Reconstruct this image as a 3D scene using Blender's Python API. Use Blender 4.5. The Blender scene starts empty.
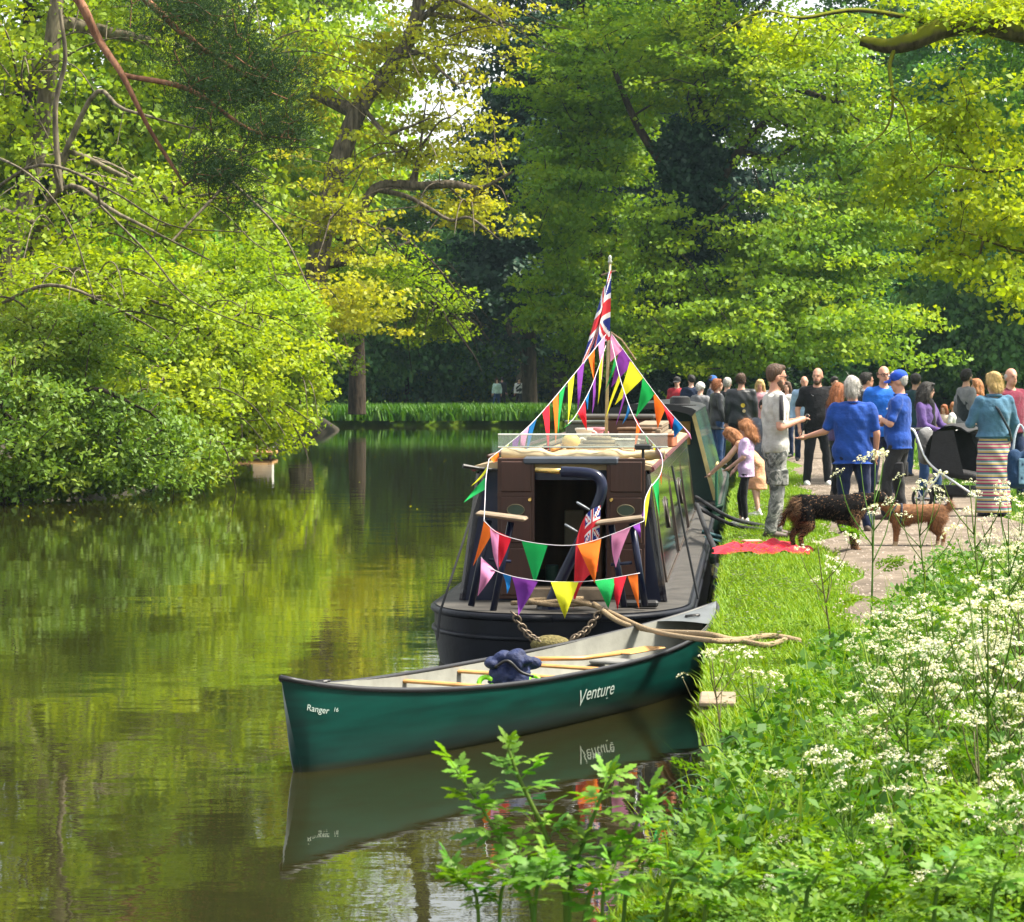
import bpy, bmesh, math, random
import numpy as np
from mathutils import Vector, Matrix, Euler

# ------------------------------------------------------------------ camera, sky, sun, exposure
SC = bpy.context.scene
COL = SC.collection
F = 2600.0                      # focal length in pixels of a 1024 px wide frame
CAMZ = 2.2
PITCH = math.atan(83 / F)       # horizon sits 83 px above the middle
cam_data = bpy.data.cameras.new('camera')
cam = bpy.data.objects.new('camera', cam_data)
COL.objects.link(cam)
cam.location = (0, 0, CAMZ)
cam.rotation_euler = (math.pi / 2 - PITCH, 0, 0)
cam_data.sensor_width = 36
cam_data.lens = 36 * F / 1024
cam_data.clip_start = 0.1
cam_data.clip_end = 2000
cam_data.dof.use_dof = True
cam_data.dof.focus_distance = 20.0
cam_data.dof.aperture_fstop = 14.0
SC.camera = cam

SUN_DIR = Vector((0.52, -0.02, 0.85)).normalized()     # towards the sun
world = bpy.data.worlds.new('World')
SC.world = world
world.use_nodes = True
wn = world.node_tree
wn.nodes.clear()
w_out = wn.nodes.new('ShaderNodeOutputWorld')
w_bg = wn.nodes.new('ShaderNodeBackground')
w_sky = wn.nodes.new('ShaderNodeTexSky')
w_sky.sky_type = 'NISHITA'
w_sky.sun_disc = False
w_sky.sun_elevation = math.asin(SUN_DIR.z)
w_sky.sun_rotation = math.atan2(SUN_DIR.x, SUN_DIR.y)
w_sky.dust_density = 3.0
w_mix = wn.nodes.new('ShaderNodeMixRGB')                # thin bright cloud over the whole sky
w_mix.inputs[0].default_value = 0.55
w_mix.inputs[2].default_value = (6.6, 6.5, 5.9, 1)
w_bg.inputs['Strength'].default_value = 0.10
wn.links.new(w_sky.outputs[0], w_mix.inputs[1])
wn.links.new(w_mix.outputs[0], w_bg.inputs['Color'])
wn.links.new(w_bg.outputs[0], w_out.inputs['Surface'])

sun_data = bpy.data.lights.new('sun', 'SUN')
sun_data.energy = 4.4
sun_data.angle = math.radians(11)
sun_data.color = (1.0, 0.93, 0.80)
sun = bpy.data.objects.new('sun', sun_data)
COL.objects.link(sun)
sun.location = SUN_DIR * 60
sun.rotation_euler = SUN_DIR.to_track_quat('Z', 'Y').to_euler()

vs = SC.view_settings
vs.view_transform = 'Standard'
vs.look = 'None'
vs.gamma = 1.0
vs.use_curve_mapping = False
vs.exposure = 1.62
SC.render.engine = 'CYCLES'
cy = SC.cycles
cy.use_denoising = True
cy.max_bounces = 6
cy.diffuse_bounces = 3
cy.glossy_bounces = 3
cy.transmission_bounces = 4
cy.transparent_max_bounces = 6
cy.volume_bounces = 0
cy.caustics_reflective = False
cy.caustics_refractive = False
cy.sample_clamp_indirect = 4.0

# ------------------------------------------------------------------ placing helpers
_ca, _sa = math.cos(PITCH), math.sin(PITCH)
def ray(px, py):
    rx, ry = (px - 512) / F, -(py - 461) / F
    return Vector((rx, _ca + ry * _sa, -_sa + ry * _ca))
def W(px, py, d):
    """world point seen at that spot of the photograph, d metres in front"""
    r = ray(px, py); t = d / r.y
    return Vector((r.x * t, d, CAMZ + r.z * t))
def G(px, py, z=0.5):
    r = ray(px, py); t = (z - CAMZ) / r.z
    return Vector((r.x * t, r.y * t, z))

# ------------------------------------------------------------------ materials
M = {}
def srgb(r, g, b):
    f = lambda c: c / 12.92 if c <= 0.04045 else ((c + 0.055) / 1.055) ** 2.4
    return (f(r / 255), f(g / 255), f(b / 255))
def mat(name, col, rough=0.6, var=0.15, scale=8.0, bump=0.0, bscale=None, metallic=0.0, spec=0.4, coat=0.0, sheen=0.0, stretch=None):
    if name in M: return M[name]
    m = bpy.data.materials.new(name); m.use_nodes = True
    nt = m.node_tree; b = nt.nodes['Principled BSDF']
    b.inputs['Roughness'].default_value = rough
    b.inputs['Metallic'].default_value = metallic
    b.inputs['Specular IOR Level'].default_value = spec
    b.inputs['Coat Weight'].default_value = coat
    b.inputs['Coat Roughness'].default_value = 0.06
    b.inputs['Sheen Weight'].default_value = sheen
    tc = nt.nodes.new('ShaderNodeTexCoord')
    src = tc.outputs['Object']
    if stretch:
        mp = nt.nodes.new('ShaderNodeMapping'); mp.inputs['Scale'].default_value = stretch
        nt.links.new(src, mp.inputs[0]); src = mp.outputs[0]
    n = nt.nodes.new('ShaderNodeTexNoise'); n.inputs['Scale'].default_value = scale; n.inputs['Detail'].default_value = 6
    nt.links.new(src, n.inputs['Vector'])
    r = nt.nodes.new('ShaderNodeValToRGB')
    r.color_ramp.elements[0].position = 0.3; r.color_ramp.elements[1].position = 0.7
    c = np.array(col[:3])
    r.color_ramp.elements[0].color = (*np.clip(c * (1 - var), 0, 1), 1)
    r.color_ramp.elements[1].color = (*np.clip(c * (1 + var), 0, 1), 1)
    nt.links.new(n.outputs['Fac'], r.inputs[0]); nt.links.new(r.outputs[0], b.inputs['Base Color'])
    if bump:
        n2 = nt.nodes.new('ShaderNodeTexNoise'); n2.inputs['Scale'].default_value = bscale or scale * 4; n2.inputs['Detail'].default_value = 4
        nt.links.new(src, n2.inputs['Vector'])
        bp = nt.nodes.new('ShaderNodeBump'); bp.inputs['Strength'].default_value = bump; bp.inputs['Distance'].default_value = 0.02
        nt.links.new(n2.outputs['Fac'], bp.inputs['Height']); nt.links.new(bp.outputs[0], b.inputs['Normal'])
    M[name] = m
    return m
def leaf_mat(name, cols, trans=0.45, gloss=0.02, hue=0.02):
    """thin leaf: light scattered back and light let through, colour drawn leaf by leaf from the tint attribute"""
    if name in M: return M[name]
    m = bpy.data.materials.new(name); m.use_nodes = True
    nt = m.node_tree; nt.nodes.clear()
    out = nt.nodes.new('ShaderNodeOutputMaterial')
    at = nt.nodes.new('ShaderNodeAttribute'); at.attribute_name = 'tint'
    rp = nt.nodes.new('ShaderNodeValToRGB')
    els = rp.color_ramp.elements
    while len(els) < len(cols): els.new(0.5)
    for i, c in enumerate(cols):
        els[i].position = i / (len(cols) - 1); els[i].color = (*c, 1)
    oi = nt.nodes.new('ShaderNodeObjectInfo')
    hs = nt.nodes.new('ShaderNodeHueSaturation')
    mr = nt.nodes.new('ShaderNodeMapRange'); mr.inputs[3].default_value = 0.5 - hue; mr.inputs[4].default_value = 0.5 + hue
    df = nt.nodes.new('ShaderNodeBsdfDiffuse'); tr = nt.nodes.new('ShaderNodeBsdfTranslucent')
    gl = nt.nodes.new('ShaderNodeBsdfGlossy'); gl.inputs['Roughness'].default_value = 0.55; gl.inputs['Color'].default_value = (0.9, 0.95, 0.85, 1)
    tcol = nt.nodes.new('ShaderNodeMixRGB'); tcol.blend_type = 'MULTIPLY'; tcol.inputs[0].default_value = 1.0; tcol.inputs[2].default_value = (1.25, 1.15, 0.45, 1)
    m1 = nt.nodes.new('ShaderNodeMixShader'); m1.inputs[0].default_value = trans
    m2 = nt.nodes.new('ShaderNodeMixShader'); m2.inputs[0].default_value = gloss
    L = nt.links.new
    L(at.outputs['Fac'], rp.inputs[0]); L(oi.outputs['Random'], mr.inputs[0]); L(mr.outputs[0], hs.inputs['Hue'])
    L(rp.outputs[0], hs.inputs['Color']); L(hs.outputs[0], df.inputs[0]); L(hs.outputs[0], tcol.inputs[1]); L(tcol.outputs[0], tr.inputs[0])
    L(df.outputs[0], m1.inputs[1]); L(tr.outputs[0], m1.inputs[2]); L(m1.outputs[0], m2.inputs[1]); L(gl.outputs[0], m2.inputs[2])
    L(m2.outputs[0], out.inputs[0])
    M[name] = m
    return m
def glass_mat():
    if 'clear_sheet' in M: return M['clear_sheet']
    m = bpy.data.materials.new('clear_sheet'); m.use_nodes = True
    nt = m.node_tree; nt.nodes.clear()
    o = nt.nodes.new('ShaderNodeOutputMaterial'); a = nt.nodes.new('ShaderNodeBsdfTransparent'); g = nt.nodes.new('ShaderNodeBsdfGlossy'); d = nt.nodes.new('ShaderNodeBsdfDiffuse')
    d.inputs[0].default_value = (0.6, 0.65, 0.6, 1); g.inputs['Roughness'].default_value = 0.08
    a.inputs[0].default_value = (0.85, 0.9, 0.86, 1)
    m1 = nt.nodes.new('ShaderNodeMixShader'); m1.inputs[0].default_value = 0.10
    m2 = nt.nodes.new('ShaderNodeMixShader'); m2.inputs[0].default_value = 0.12
    nt.links.new(a.outputs[0], m1.inputs[1]); nt.links.new(d.outputs[0], m1.inputs[2]); nt.links.new(m1.outputs[0], m2.inputs[1]); nt.links.new(g.outputs[0], m2.inputs[2]); nt.links.new(m2.outputs[0], o.inputs[0])
    M['clear_sheet'] = m
    return m

# ------------------------------------------------------------------ object helpers
def link(o, parent=None):
    COL.objects.link(o)
    if parent is not None: o.parent = parent
    return o
def tag(o, label=None, cat=None, group=None, kind=None):
    if label: o['label'] = label
    if cat: o['category'] = cat
    if group: o['group'] = group
    if kind: o['kind'] = kind
    return o
def empty(name, loc=(0, 0, 0), rz=0.0):
    o = bpy.data.objects.new(name, None); o.location = loc; o.rotation_euler = (0, 0, rz); o.empty_display_size = 0.1
    return link(o)
def thing(name, label, cat, loc=(0, 0, 0), rz=0.0, group=None):
    return tag(empty(name, loc, rz), label, cat, group)
def copy_tree(o, parent=None):
    c = o.copy(); COL.objects.link(c); c.parent = parent
    for ch in list(o.children): copy_tree(ch, c)
    return c
def np_mesh(name, V, Fc, mats, midx=None, smooth=False, tint=None):
    """V (n,3); Fc (m,k) array of equal-sided faces"""
    V = np.ascontiguousarray(V, dtype=np.float32); Fc = np.ascontiguousarray(Fc, dtype=np.int32)
    me = bpy.data.meshes.new(name)
    k = Fc.shape[1]
    me.vertices.add(len(V)); me.vertices.foreach_set('co', V.ravel())
    me.loops.add(Fc.size); me.loops.foreach_set('vertex_index', Fc.ravel())
    me.polygons.add(len(Fc)); me.polygons.foreach_set('loop_start', np.arange(0, Fc.size, k, dtype=np.int32))
    if not isinstance(mats, (list, tuple)): mats = [mats]
    for m in mats: me.materials.append(m)
    if midx is not None: me.polygons.foreach_set('material_index', np.ascontiguousarray(midx, dtype=np.int32))
    me.update(calc_edges=True)
    if smooth: me.polygons.foreach_set('use_smooth', np.ones(len(Fc), dtype=bool))
    if tint is not None:
        a = me.attributes.new('tint', 'FLOAT', 'FACE'); a.data.foreach_set('value', np.ascontiguousarray(tint, dtype=np.float32))
    return me
def np_obj(name, V, Fc, mats, parent=None, **kw):
    return link(bpy.data.objects.new(name, np_mesh(name, V, Fc, mats, **kw)), parent)
def circ(n, ph=0.0):
    a = np.arange(n) * 2 * math.pi / n + ph
    return np.cos(a), np.sin(a)

class MB:
    """collects shapes, links them as one mesh object"""
    def __init__(s): s.v = []; s.f = []; s.mi = []; s.cur = 0
    def mat(s, i): s.cur = i; return s
    def add(s, vs, fs):
        o = len(s.v); s.v += [tuple(map(float, v)) for v in vs]; s.f += [tuple(o + i for i in f) for f in fs]; s.mi += [s.cur] * len(fs)
        return s
    def box(s, c, size, rz=0.0, rx=0.0, ry=0.0, taper=1.0):
        R = Euler((rx, ry, rz)).to_matrix(); c = Vector(c); vs = []
        for z in (-1, 1):
            for x, y in ((-1, -1), (1, -1), (1, 1), (-1, 1)):
                k = taper if z > 0 else 1
                vs.append(c + R @ Vector((x * size[0] / 2 * k, y * size[1] / 2 * k, z * size[2] / 2)))
        return s.add(vs, [(0, 3, 2, 1), (4, 5, 6, 7), (0, 1, 5, 4), (1, 2, 6, 5), (2, 3, 7, 6), (3, 0, 4, 7)])
    def bev(s, c, size, b=0.01, rz=0.0, rx=0.0, ry=0.0):
        """box with chamfered edges"""
        R = Euler((rx, ry, rz)).to_matrix(); c = Vector(c); hx, hy, hz = [q / 2 for q in size]
        b = min(b, hx * .9, hy * .9, hz * .9)
        rings = []
        for (z, i) in ((-hz, b), (-hz + b, 0), (hz - b, 0), (hz, b)):
            X, Y = hx - i, hy - i; q = b if i == 0 else b * .4
            rings.append([(-X + q, -Y, z), (X - q, -Y, z), (X, -Y + q, z), (X, Y - q, z), (X - q, Y, z), (-X + q, Y, z), (-X, Y - q, z), (-X, -Y + q, z)])
        vs = [c + R @ Vector(p) for r in rings for p in r]
        fs = [tuple(range(7, -1, -1)), tuple(range(24, 32))]
        for k in range(3):
            for i in range(8):
                j = (i + 1) % 8; fs.append((k * 8 + i, k * 8 + j, k * 8 + 8 + j, k * 8 + 8 + i))
        return s.add(vs, fs)
    def tube(s, pts, r, n=8, cap=True):
        pts = [Vector(p) for p in pts]; m = len(pts)
        rs = [r] * m if isinstance(r, (int, float)) else list(r)
        vs = []; fs = []; cx, cyy = circ(n); prev = None
        for i, p in enumerate(pts):
            t = (pts[min(i + 1, m - 1)] - pts[max(i - 1, 0)])
            if t.length < 1e-9: t = Vector((0, 0, 1))
            t.normalize()
            if prev is None: a = t.orthogonal().normalized()
            else:
                a = prev - t * prev.dot(t)
                a = a.normalized() if a.length > 1e-6 else t.orthogonal().normalized()
            prev = a; b = t.cross(a)
            for k in range(n): vs.append(p + (a * cx[k] + b * cyy[k]) * rs[i])
        for i in range(m - 1):
            for k in range(n):
                j = (k + 1) % n; fs.append((i * n + k, i * n + j, (i + 1) * n + j, (i + 1) * n + k))
        if cap: fs += [tuple(range(n - 1, -1, -1)), tuple(range((m - 1) * n, m * n))]
        return s.add(vs, fs)
    def lathe(s, prof, c=(0, 0, 0), n=16, axis='z', sx=1.0, sy=1.0):
        c = Vector(c); vs = []; fs = []; cx, cyy = circ(n); m = len(prof)
        for (r, h) in prof:
            for k in range(n):
                p = (r * cx[k] * sx, r * cyy[k] * sy, h)
                if axis == 'y': p = (p[0], h, p[1])
                if axis == 'x': p = (h, p[0], p[1])
                vs.append(c + Vector(p))
        for i in range(m - 1):
            for k in range(n):
                j = (k + 1) % n; fs.append((i * n + k, i * n + j, (i + 1) * n + j, (i + 1) * n + k))
        fs += [tuple(range(n - 1, -1, -1)), tuple(range((m - 1) * n, m * n))]
        return s.add(vs, fs)
    def ell(s, c, r, n=12, m=8):
        prof = [(math.sin(math.pi * max(i, .15) / m) if i == 0 else math.sin(math.pi * min(i, m - .15) / m), -math.cos(math.pi * i / m)) for i in range(m + 1)]
        c = Vector(c); vs = []; fs = []; cx, cyy = circ(n)
        for (q, h) in prof:
            for k in range(n): vs.append(c + Vector((q * cx[k] * r[0], q * cyy[k] * r[1], h * r[2])))
        for i in range(m):
            for k in range(n):
                j = (k + 1) % n; fs.append((i * n + k, i * n + j, (i + 1) * n + j, (i + 1) * n + k))
        fs += [tuple(range(n - 1, -1, -1)), tuple(range(m * n, (m + 1) * n))]
        return s.add(vs, fs)
    def torus(s, c, R, r, n=14, k=6, ax=(0, 0, 1), sx=1.0):
        q = Vector((0, 0, 1)).rotation_difference(Vector(ax)).to_matrix(); c = Vector(c); vs = []; fs = []
        for i in range(n):
            a = 2 * math.pi * i / n
            for j in range(k):
                b = 2 * math.pi * j / k
                vs.append(c + q @ Vector(((R + r * math.cos(b)) * math.cos(a) * sx, (R + r * math.cos(b)) * math.sin(a), r * math.sin(b))))
        for i in range(n):
            for j in range(k):
                fs.append((i * k + j, ((i + 1) % n) * k + j, ((i + 1) % n) * k + (j + 1) % k, i * k + (j + 1) % k))
        return s.add(vs, fs)
    def grid(s, rows, close=False):
        m = len(rows); n = len(rows[0]); vs = [p for r in rows for p in r]; fs = []
        for i in range(m - 1):
            for j in range(n if close else n - 1):
                k = (j + 1) % n; fs.append((i * n + j, i * n + k, (i + 1) * n + k, (i + 1) * n + j))
        return s.add(vs, fs)
    def prism(s, outline, y0, y1):
        """outline in xz extruded along y"""
        n = len(outline); vs = [(x, y0, z) for x, z in outline] + [(x, y1, z) for x, z in outline]
        return s.add(vs, [tuple(range(n)), tuple(range(2 * n - 1, n - 1, -1))] + [(i, n + i, n + (i + 1) % n, (i + 1) % n) for i in range(n)])
    def build(s, name, mats, parent=None, smooth=False, auto=None):
        me = bpy.data.meshes.new(name); me.from_pydata(s.v, [], s.f)
        for m in (mats if isinstance(mats, (list, tuple)) else [mats]): me.materials.append(m)
        me.polygons.foreach_set('material_index', s.mi)
        if smooth or auto:
            me.polygons.foreach_set('use_smooth', [True] * len(s.f))
        me.update()
        if auto: me.set_sharp_from_angle(angle=math.radians(auto))
        return link(bpy.data.objects.new(name, me), parent)
def catmull(pts, n=6):
    P = [Vector(p) for p in pts]; P = [P[0] * 2 - P[1]] + P + [P[-1] * 2 - P[-2]]; out = []
    for i in range(1, len(P) - 2):
        a, b, c, d = P[i - 1], P[i], P[i + 1], P[i + 2]
        for k in range(n):
            t = k / n
            out.append(0.5 * ((2 * b) + (c - a) * t + (2 * a - 5 * b + 4 * c - d) * t * t + (3 * b - a - 3 * c + d) * t ** 3))
    out.append(P[-2]); return out

# ------------------------------------------------------------------ ground, water
SL = 0.091                                   # canal runs this much to the right per metre
GZ = 0.5                                     # bank level, water is 0
def bank_x(d):
    if d >= 12.6: return 1.08 + SL * (d - 14.2)
    P = [(-20, -1.6), (3, -0.75), (6.0, -0.42), (7.5, 0.12), (9.0, 0.52), (11.0, 0.82), (12.6, 0.934)]
    for (a, x0), (b, x1) in zip(P, P[1:]):
        if d <= b: return x0 + (x1 - x0) * (d - a) / (b - a)
def left_x(d):
    return -9.3 + 0.5 * math.sin(d * 0.13) + 0.018 * max(0, d - 40)

def ground_mat():
    m = bpy.data.materials.new('lawn_soil'); m.use_nodes = True
    nt = m.node_tree; b = nt.nodes['Principled BSDF']; b.inputs['Roughness'].default_value = 0.95; b.inputs['Specular IOR Level'].default_value = 0.1
    tc = nt.nodes.new('ShaderNodeTexCoord')
    def noise(s, d=6):
        n = nt.nodes.new('ShaderNodeTexNoise'); n.inputs['Scale'].default_value = s; n.inputs['Detail'].default_value = d
        nt.links.new(tc.outputs['Object'], n.inputs['Vector']); return n
    def ramp(src, stops):
        r = nt.nodes.new('ShaderNodeValToRGB'); e = r.color_ramp.elements
        while len(e) < len(stops): e.new(0.5)
        for i, (p, c) in enumerate(stops): e[i].position = p; e[i].color = (*c, 1)
        nt.links.new(src, r.inputs[0]); return r
    g = ramp(noise(1.6).outputs['Fac'], [(0.3, (0.05, 0.105, 0.004)), (0.55, (0.085, 0.155, 0.006)), (0.75, (0.13, 0.18, 0.012))])
    fine = ramp(noise(40, 4).outputs['Fac'], [(0.3, (0.55, 0.55, 0.55)), (0.7, (1.25, 1.25, 1.25))])
    mx = nt.nodes.new('ShaderNodeMixRGB'); mx.blend_type = 'MULTIPLY'; mx.inputs[0].default_value = 1
    nt.links.new(g.outputs[0], mx.inputs[1]); nt.links.new(fine.outputs[0], mx.inputs[2]); nt.links.new(mx.outputs[0], b.inputs['Base Color'])
    bp = nt.nodes.new('ShaderNodeBump'); bp.inputs['Strength'].default_value = 0.6; bp.inputs['Distance'].default_value = 0.03
    nt.links.new(noise(60, 3).outputs['Fac'], bp.inputs['Height']); nt.links.new(bp.outputs[0], b.inputs['Normal'])
    return m
M_GROUND = ground_mat()
M_SOIL = mat('dark_bank_soil', (0.035, 0.028, 0.016), 0.9, 0.35, 5, 0.5)

def ds(a, b):
    out = []; d = a
    while d < b: out.append(d); d += 0.5 if d < 20 else (1.0 if d < 50 else (4 if d < 140 else 40))
    return out + [b]
# right bank: lawn running to the horizon
rows = []
rb = random.Random(3)
for d in ds(-20, 600):
    e = bank_x(d)
    offs = [(0.02, -0.5), (0.0, 0.30), (0.05, GZ - .03), (0.35, GZ)] + [(x, GZ) for x in (1, 2, 3.5, 6, 10, 20, 60, 300)]
    row = []
    for i, (o, z) in enumerate(offs):
        zz = z + (rb.uniform(-.02, .02) if i > 2 and d < 40 else 0) + (0.25 * min(1, max(0, (o - 6) / 8)) if d > 60 else 0)
        row.append((e + o, d, zz))
    rows.append(row)
lawn = MB().grid([r for r in rows]).build('lawn', M_GROUND, smooth=True); tag(lawn, kind='structure')
# left bank
rows = []
for d in ds(-20, 110):
    e = left_x(d)
    rows.append([(e + o, d, z) for o, z in ((0.5, -0.5), (0.2, 0.1), (-0.4, 0.5), (-2, 0.9), (-8, 1.2), (-60, 1.5), (-300, 2))])
e = left_x(110); rows.append([(e + o - 1, 112, -0.5) for o in (0.5, 0.2, -0.4, -2, -8, -60, -300)])
lb = MB().grid(rows).build('left_bank', M_SOIL, smooth=True); tag(lb, kind='structure')
# far bank across the bend
rows = []
for x in [-300, -100, -40, -20, -12, -8, -4, 0, 4, 8, bank_x(122) + 0.6]:
    rows.append([(x, 120.5, -0.5), (x, 121, 0.25), (x, 122.5, 0.55), (x, 140, 0.5), (x, 600, 0.5)])
fb = MB().grid(rows).build('far_bank', M_GROUND, smooth=True); tag(fb, kind='structure')

# trodden path beside the lawn
def path_mat():
    m = mat('trodden_path', (0.15, 0.122, 0.095), 0.95, 0.35, 3.0, 0.5, 60, spec=0.1)
    return m
rows = []
rp_ = random.Random(5)
for d in ds(9, 130):
    l = 2.62 + 0.094 * (d - 20.8) + .10 * math.sin(d * .9) + .07 * math.sin(d * 2.3) + rp_.uniform(-.03, .03); w = 2.5 + .15 * math.sin(d * .7 + 1)
    rows.append([(l + w * t, d, GZ + .022 + (0.012 if 0 < t < 1 else -0.05)) for t in (0, 0.1, 0.3, 0.5, 0.7, 0.9, 1)])
pth = MB().grid(rows).build('path', path_mat(), smooth=True); tag(pth, kind='structure')

def water_mat():
    m = bpy.data.materials.new('canal_water'); m.use_nodes = True
    nt = m.node_tree; b = nt.nodes['Principled BSDF']
    b.inputs['Base Color'].default_value = (0.015, 0.0145, 0.004, 1)
    b.inputs['Roughness'].default_value = 0.02; b.inputs['IOR'].default_value = 1.45
    b.inputs['Specular IOR Level'].default_value = 0.9
    tc = nt.nodes.new('ShaderNodeTexCoord')
    def wave(sx, sy, s, dist, dt):
        mp = nt.nodes.new('ShaderNodeMapping'); mp.inputs['Scale'].default_value = (sx, sy, 1)
        n = nt.nodes.new('ShaderNodeTexNoise'); n.inputs['Scale'].default_value = s; n.inputs['Detail'].default_value = dt; n.inputs['Roughness'].default_value = 0.45
        nt.links.new(tc.outputs['Object'], mp.inputs[0]); nt.links.new(mp.outputs[0], n.inputs['Vector'])
        mu = nt.nodes.new('ShaderNodeMath'); mu.operation = 'MULTIPLY'; mu.inputs[1].default_value = dist
        nt.links.new(n.outputs['Fac'], mu.inputs[0]); return mu
    a = wave(0.6, 1.0, 1.1, 0.007, 2); c = wave(0.7, 1.0, 6.0, 0.0016, 3)
    ad = nt.nodes.new('ShaderNodeMath'); ad.operation = 'ADD'
    nt.links.new(a.outputs[0], ad.inputs[0]); nt.links.new(c.outputs[0], ad.inputs[1])
    bp = nt.nodes.new('ShaderNodeBump'); bp.inputs['Strength'].default_value = 0.5; bp.inputs['Distance'].default_value = 1.0
    nt.links.new(ad.outputs[0], bp.inputs['Height']); nt.links.new(bp.outputs[0], b.inputs['Normal'])
    return m
wt = MB().add([(-300, -20, 0), (60, -20, 0), (60, 135, 0), (-300, 135, 0)], [(0, 1, 2, 3)]).build('canal_water', water_mat()); tag(wt, kind='structure')

# ------------------------------------------------------------------ trees
def unit(a):
    return a / np.maximum(np.linalg.norm(a, axis=-1, keepdims=True), 1e-9)
def leaves(rng, C, n_per, spread, size, up=0.9, rnd=0.7, centre=None, out_b=0.4, droop=0.0, ctint=None, jit=0.25, aspect=0.38):
    """folded leaf faces scattered round the twig ends C"""
    C = np.repeat(C, n_per, axis=0); N = len(C)
    g = rng.normal(size=(N, 3)); g = unit(g) * (rng.random((N, 1)) ** 0.45)
    P = C + g * np.array(spread)
    P[:, 2] -= droop * (g[:, 0] ** 2 + g[:, 1] ** 2)
    nrm = np.array([0, 0, up]) + rng.normal(size=(N, 3)) * rnd
    if centre is not None: nrm = nrm + unit(P - centre) * out_b
    nrm = unit(nrm)
    t = unit(np.cross(nrm, rng.normal(size=(N, 3)))); b = np.cross(nrm, t)
    s = (size * rng.uniform(0.65, 1.35, (N, 1)))
    V = np.stack([P - t * s * .5, P + b * s * aspect + nrm * s * .10, P + t * s * .5 - nrm * s * .06, P - b * s * aspect + nrm * s * .10], 1).reshape(-1, 3)
    Q = np.arange(N * 4).reshape(-1, 4)
    ct = rng.random(N // n_per) if ctint is None else ctint
    tint = np.clip(np.repeat(ct, n_per) * (1 - jit) + rng.random(N) * jit, 0, 1)
    return V, Q, tint
def skeleton(rng, presets, A, r_tip=0.012, down_pen=0.35, step=0.9):
    """limbs given as polylines; every twig end in A is joined to the nearest wood. Returns tube geometry."""
    P = []; par = []; pre = []
    for pts, r0, r1 in presets:
        pts = catmull(pts, 5) if len(pts) > 2 else [Vector(p) for p in pts]
        last = -1
        if P:
            dd = np.linalg.norm(np.array(P) - np.array(pts[0]), axis=1); j = int(dd.argmin())
            if dd[j] < 9: last = j
        for i, p in enumerate(pts):
            P.append(np.array(p)); par.append(last); pre.append(r0 + (r1 - r0) * i / (len(pts) - 1)); last = len(P) - 1
    base = np.array(P)
    order = np.argsort([np.min(np.linalg.norm(base - a, axis=1)) for a in A])
    for k in order:
        a = A[k]; arr = np.array(P); dv = a - arr; dist = np.linalg.norm(dv, axis=1)
        cost = dist + down_pen * np.maximum(0, -dv[:, 2])
        j = int(cost.argmin()); L = dist[j]; n = max(1, int(L / step)); last = j
        for i in range(1, n + 1):
            t = i / n; q = arr[j] + dv[j] * t
            if i < n: q = q + rng.normal(size=3) * L * 0.05 + np.array([0, 0, 0.10 * L * math.sin(math.pi * t)])
            P.append(q); par.append(last); pre.append(None); last = len(P) - 1
    n = len(P); cnt = np.zeros(n); kids = np.zeros(n)
    for i in range(n - 1, -1, -1):
        if cnt[i] == 0: cnt[i] = 1
        if par[i] >= 0: cnt[par[i]] += cnt[i]
    R = r_tip * cnt ** 0.46
    for i in range(n):
        if pre[i] is not None: R[i] = max(pre[i], min(R[i], pre[i] * 1.3))
        elif par[i] >= 0: R[i] = min(R[i], R[par[i]] * 0.9)
    P = np.array(P); V = []; Q = []
    for i in range(n):
        j = par[i]
        if j < 0: continue
        k = 8 if R[i] > 0.1 else (5 if R[i] > 0.03 else 3)
        d = P[i] - P[j]; L = np.linalg.norm(d)
        if L < 1e-6: continue
        d /= L; a = np.cross(d, [0.3, 0.5, 0.81]); a /= np.linalg.norm(a); b = np.cross(d, a)
        c, s = circ(k); o = len(V)
        r0 = R[j] if pre[i] is not None and pre[j] is not None else min(R[j], R[i] * 1.25)
        ext = d * min(R[i] * .5, .1)
        for q in range(k): V.append(P[j] - ext * .5 + (a * c[q] + b * s[q]) * r0)
        for q in range(k): V.append(P[i] + ext * .5 + (a * c[q] + b * s[q]) * R[i])
        for q in range(k): Q.append((o + q, o + (q + 1) % k, o + k + (q + 1) % k, o + k + q))
    return np.array(V), np.array(Q)
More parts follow.
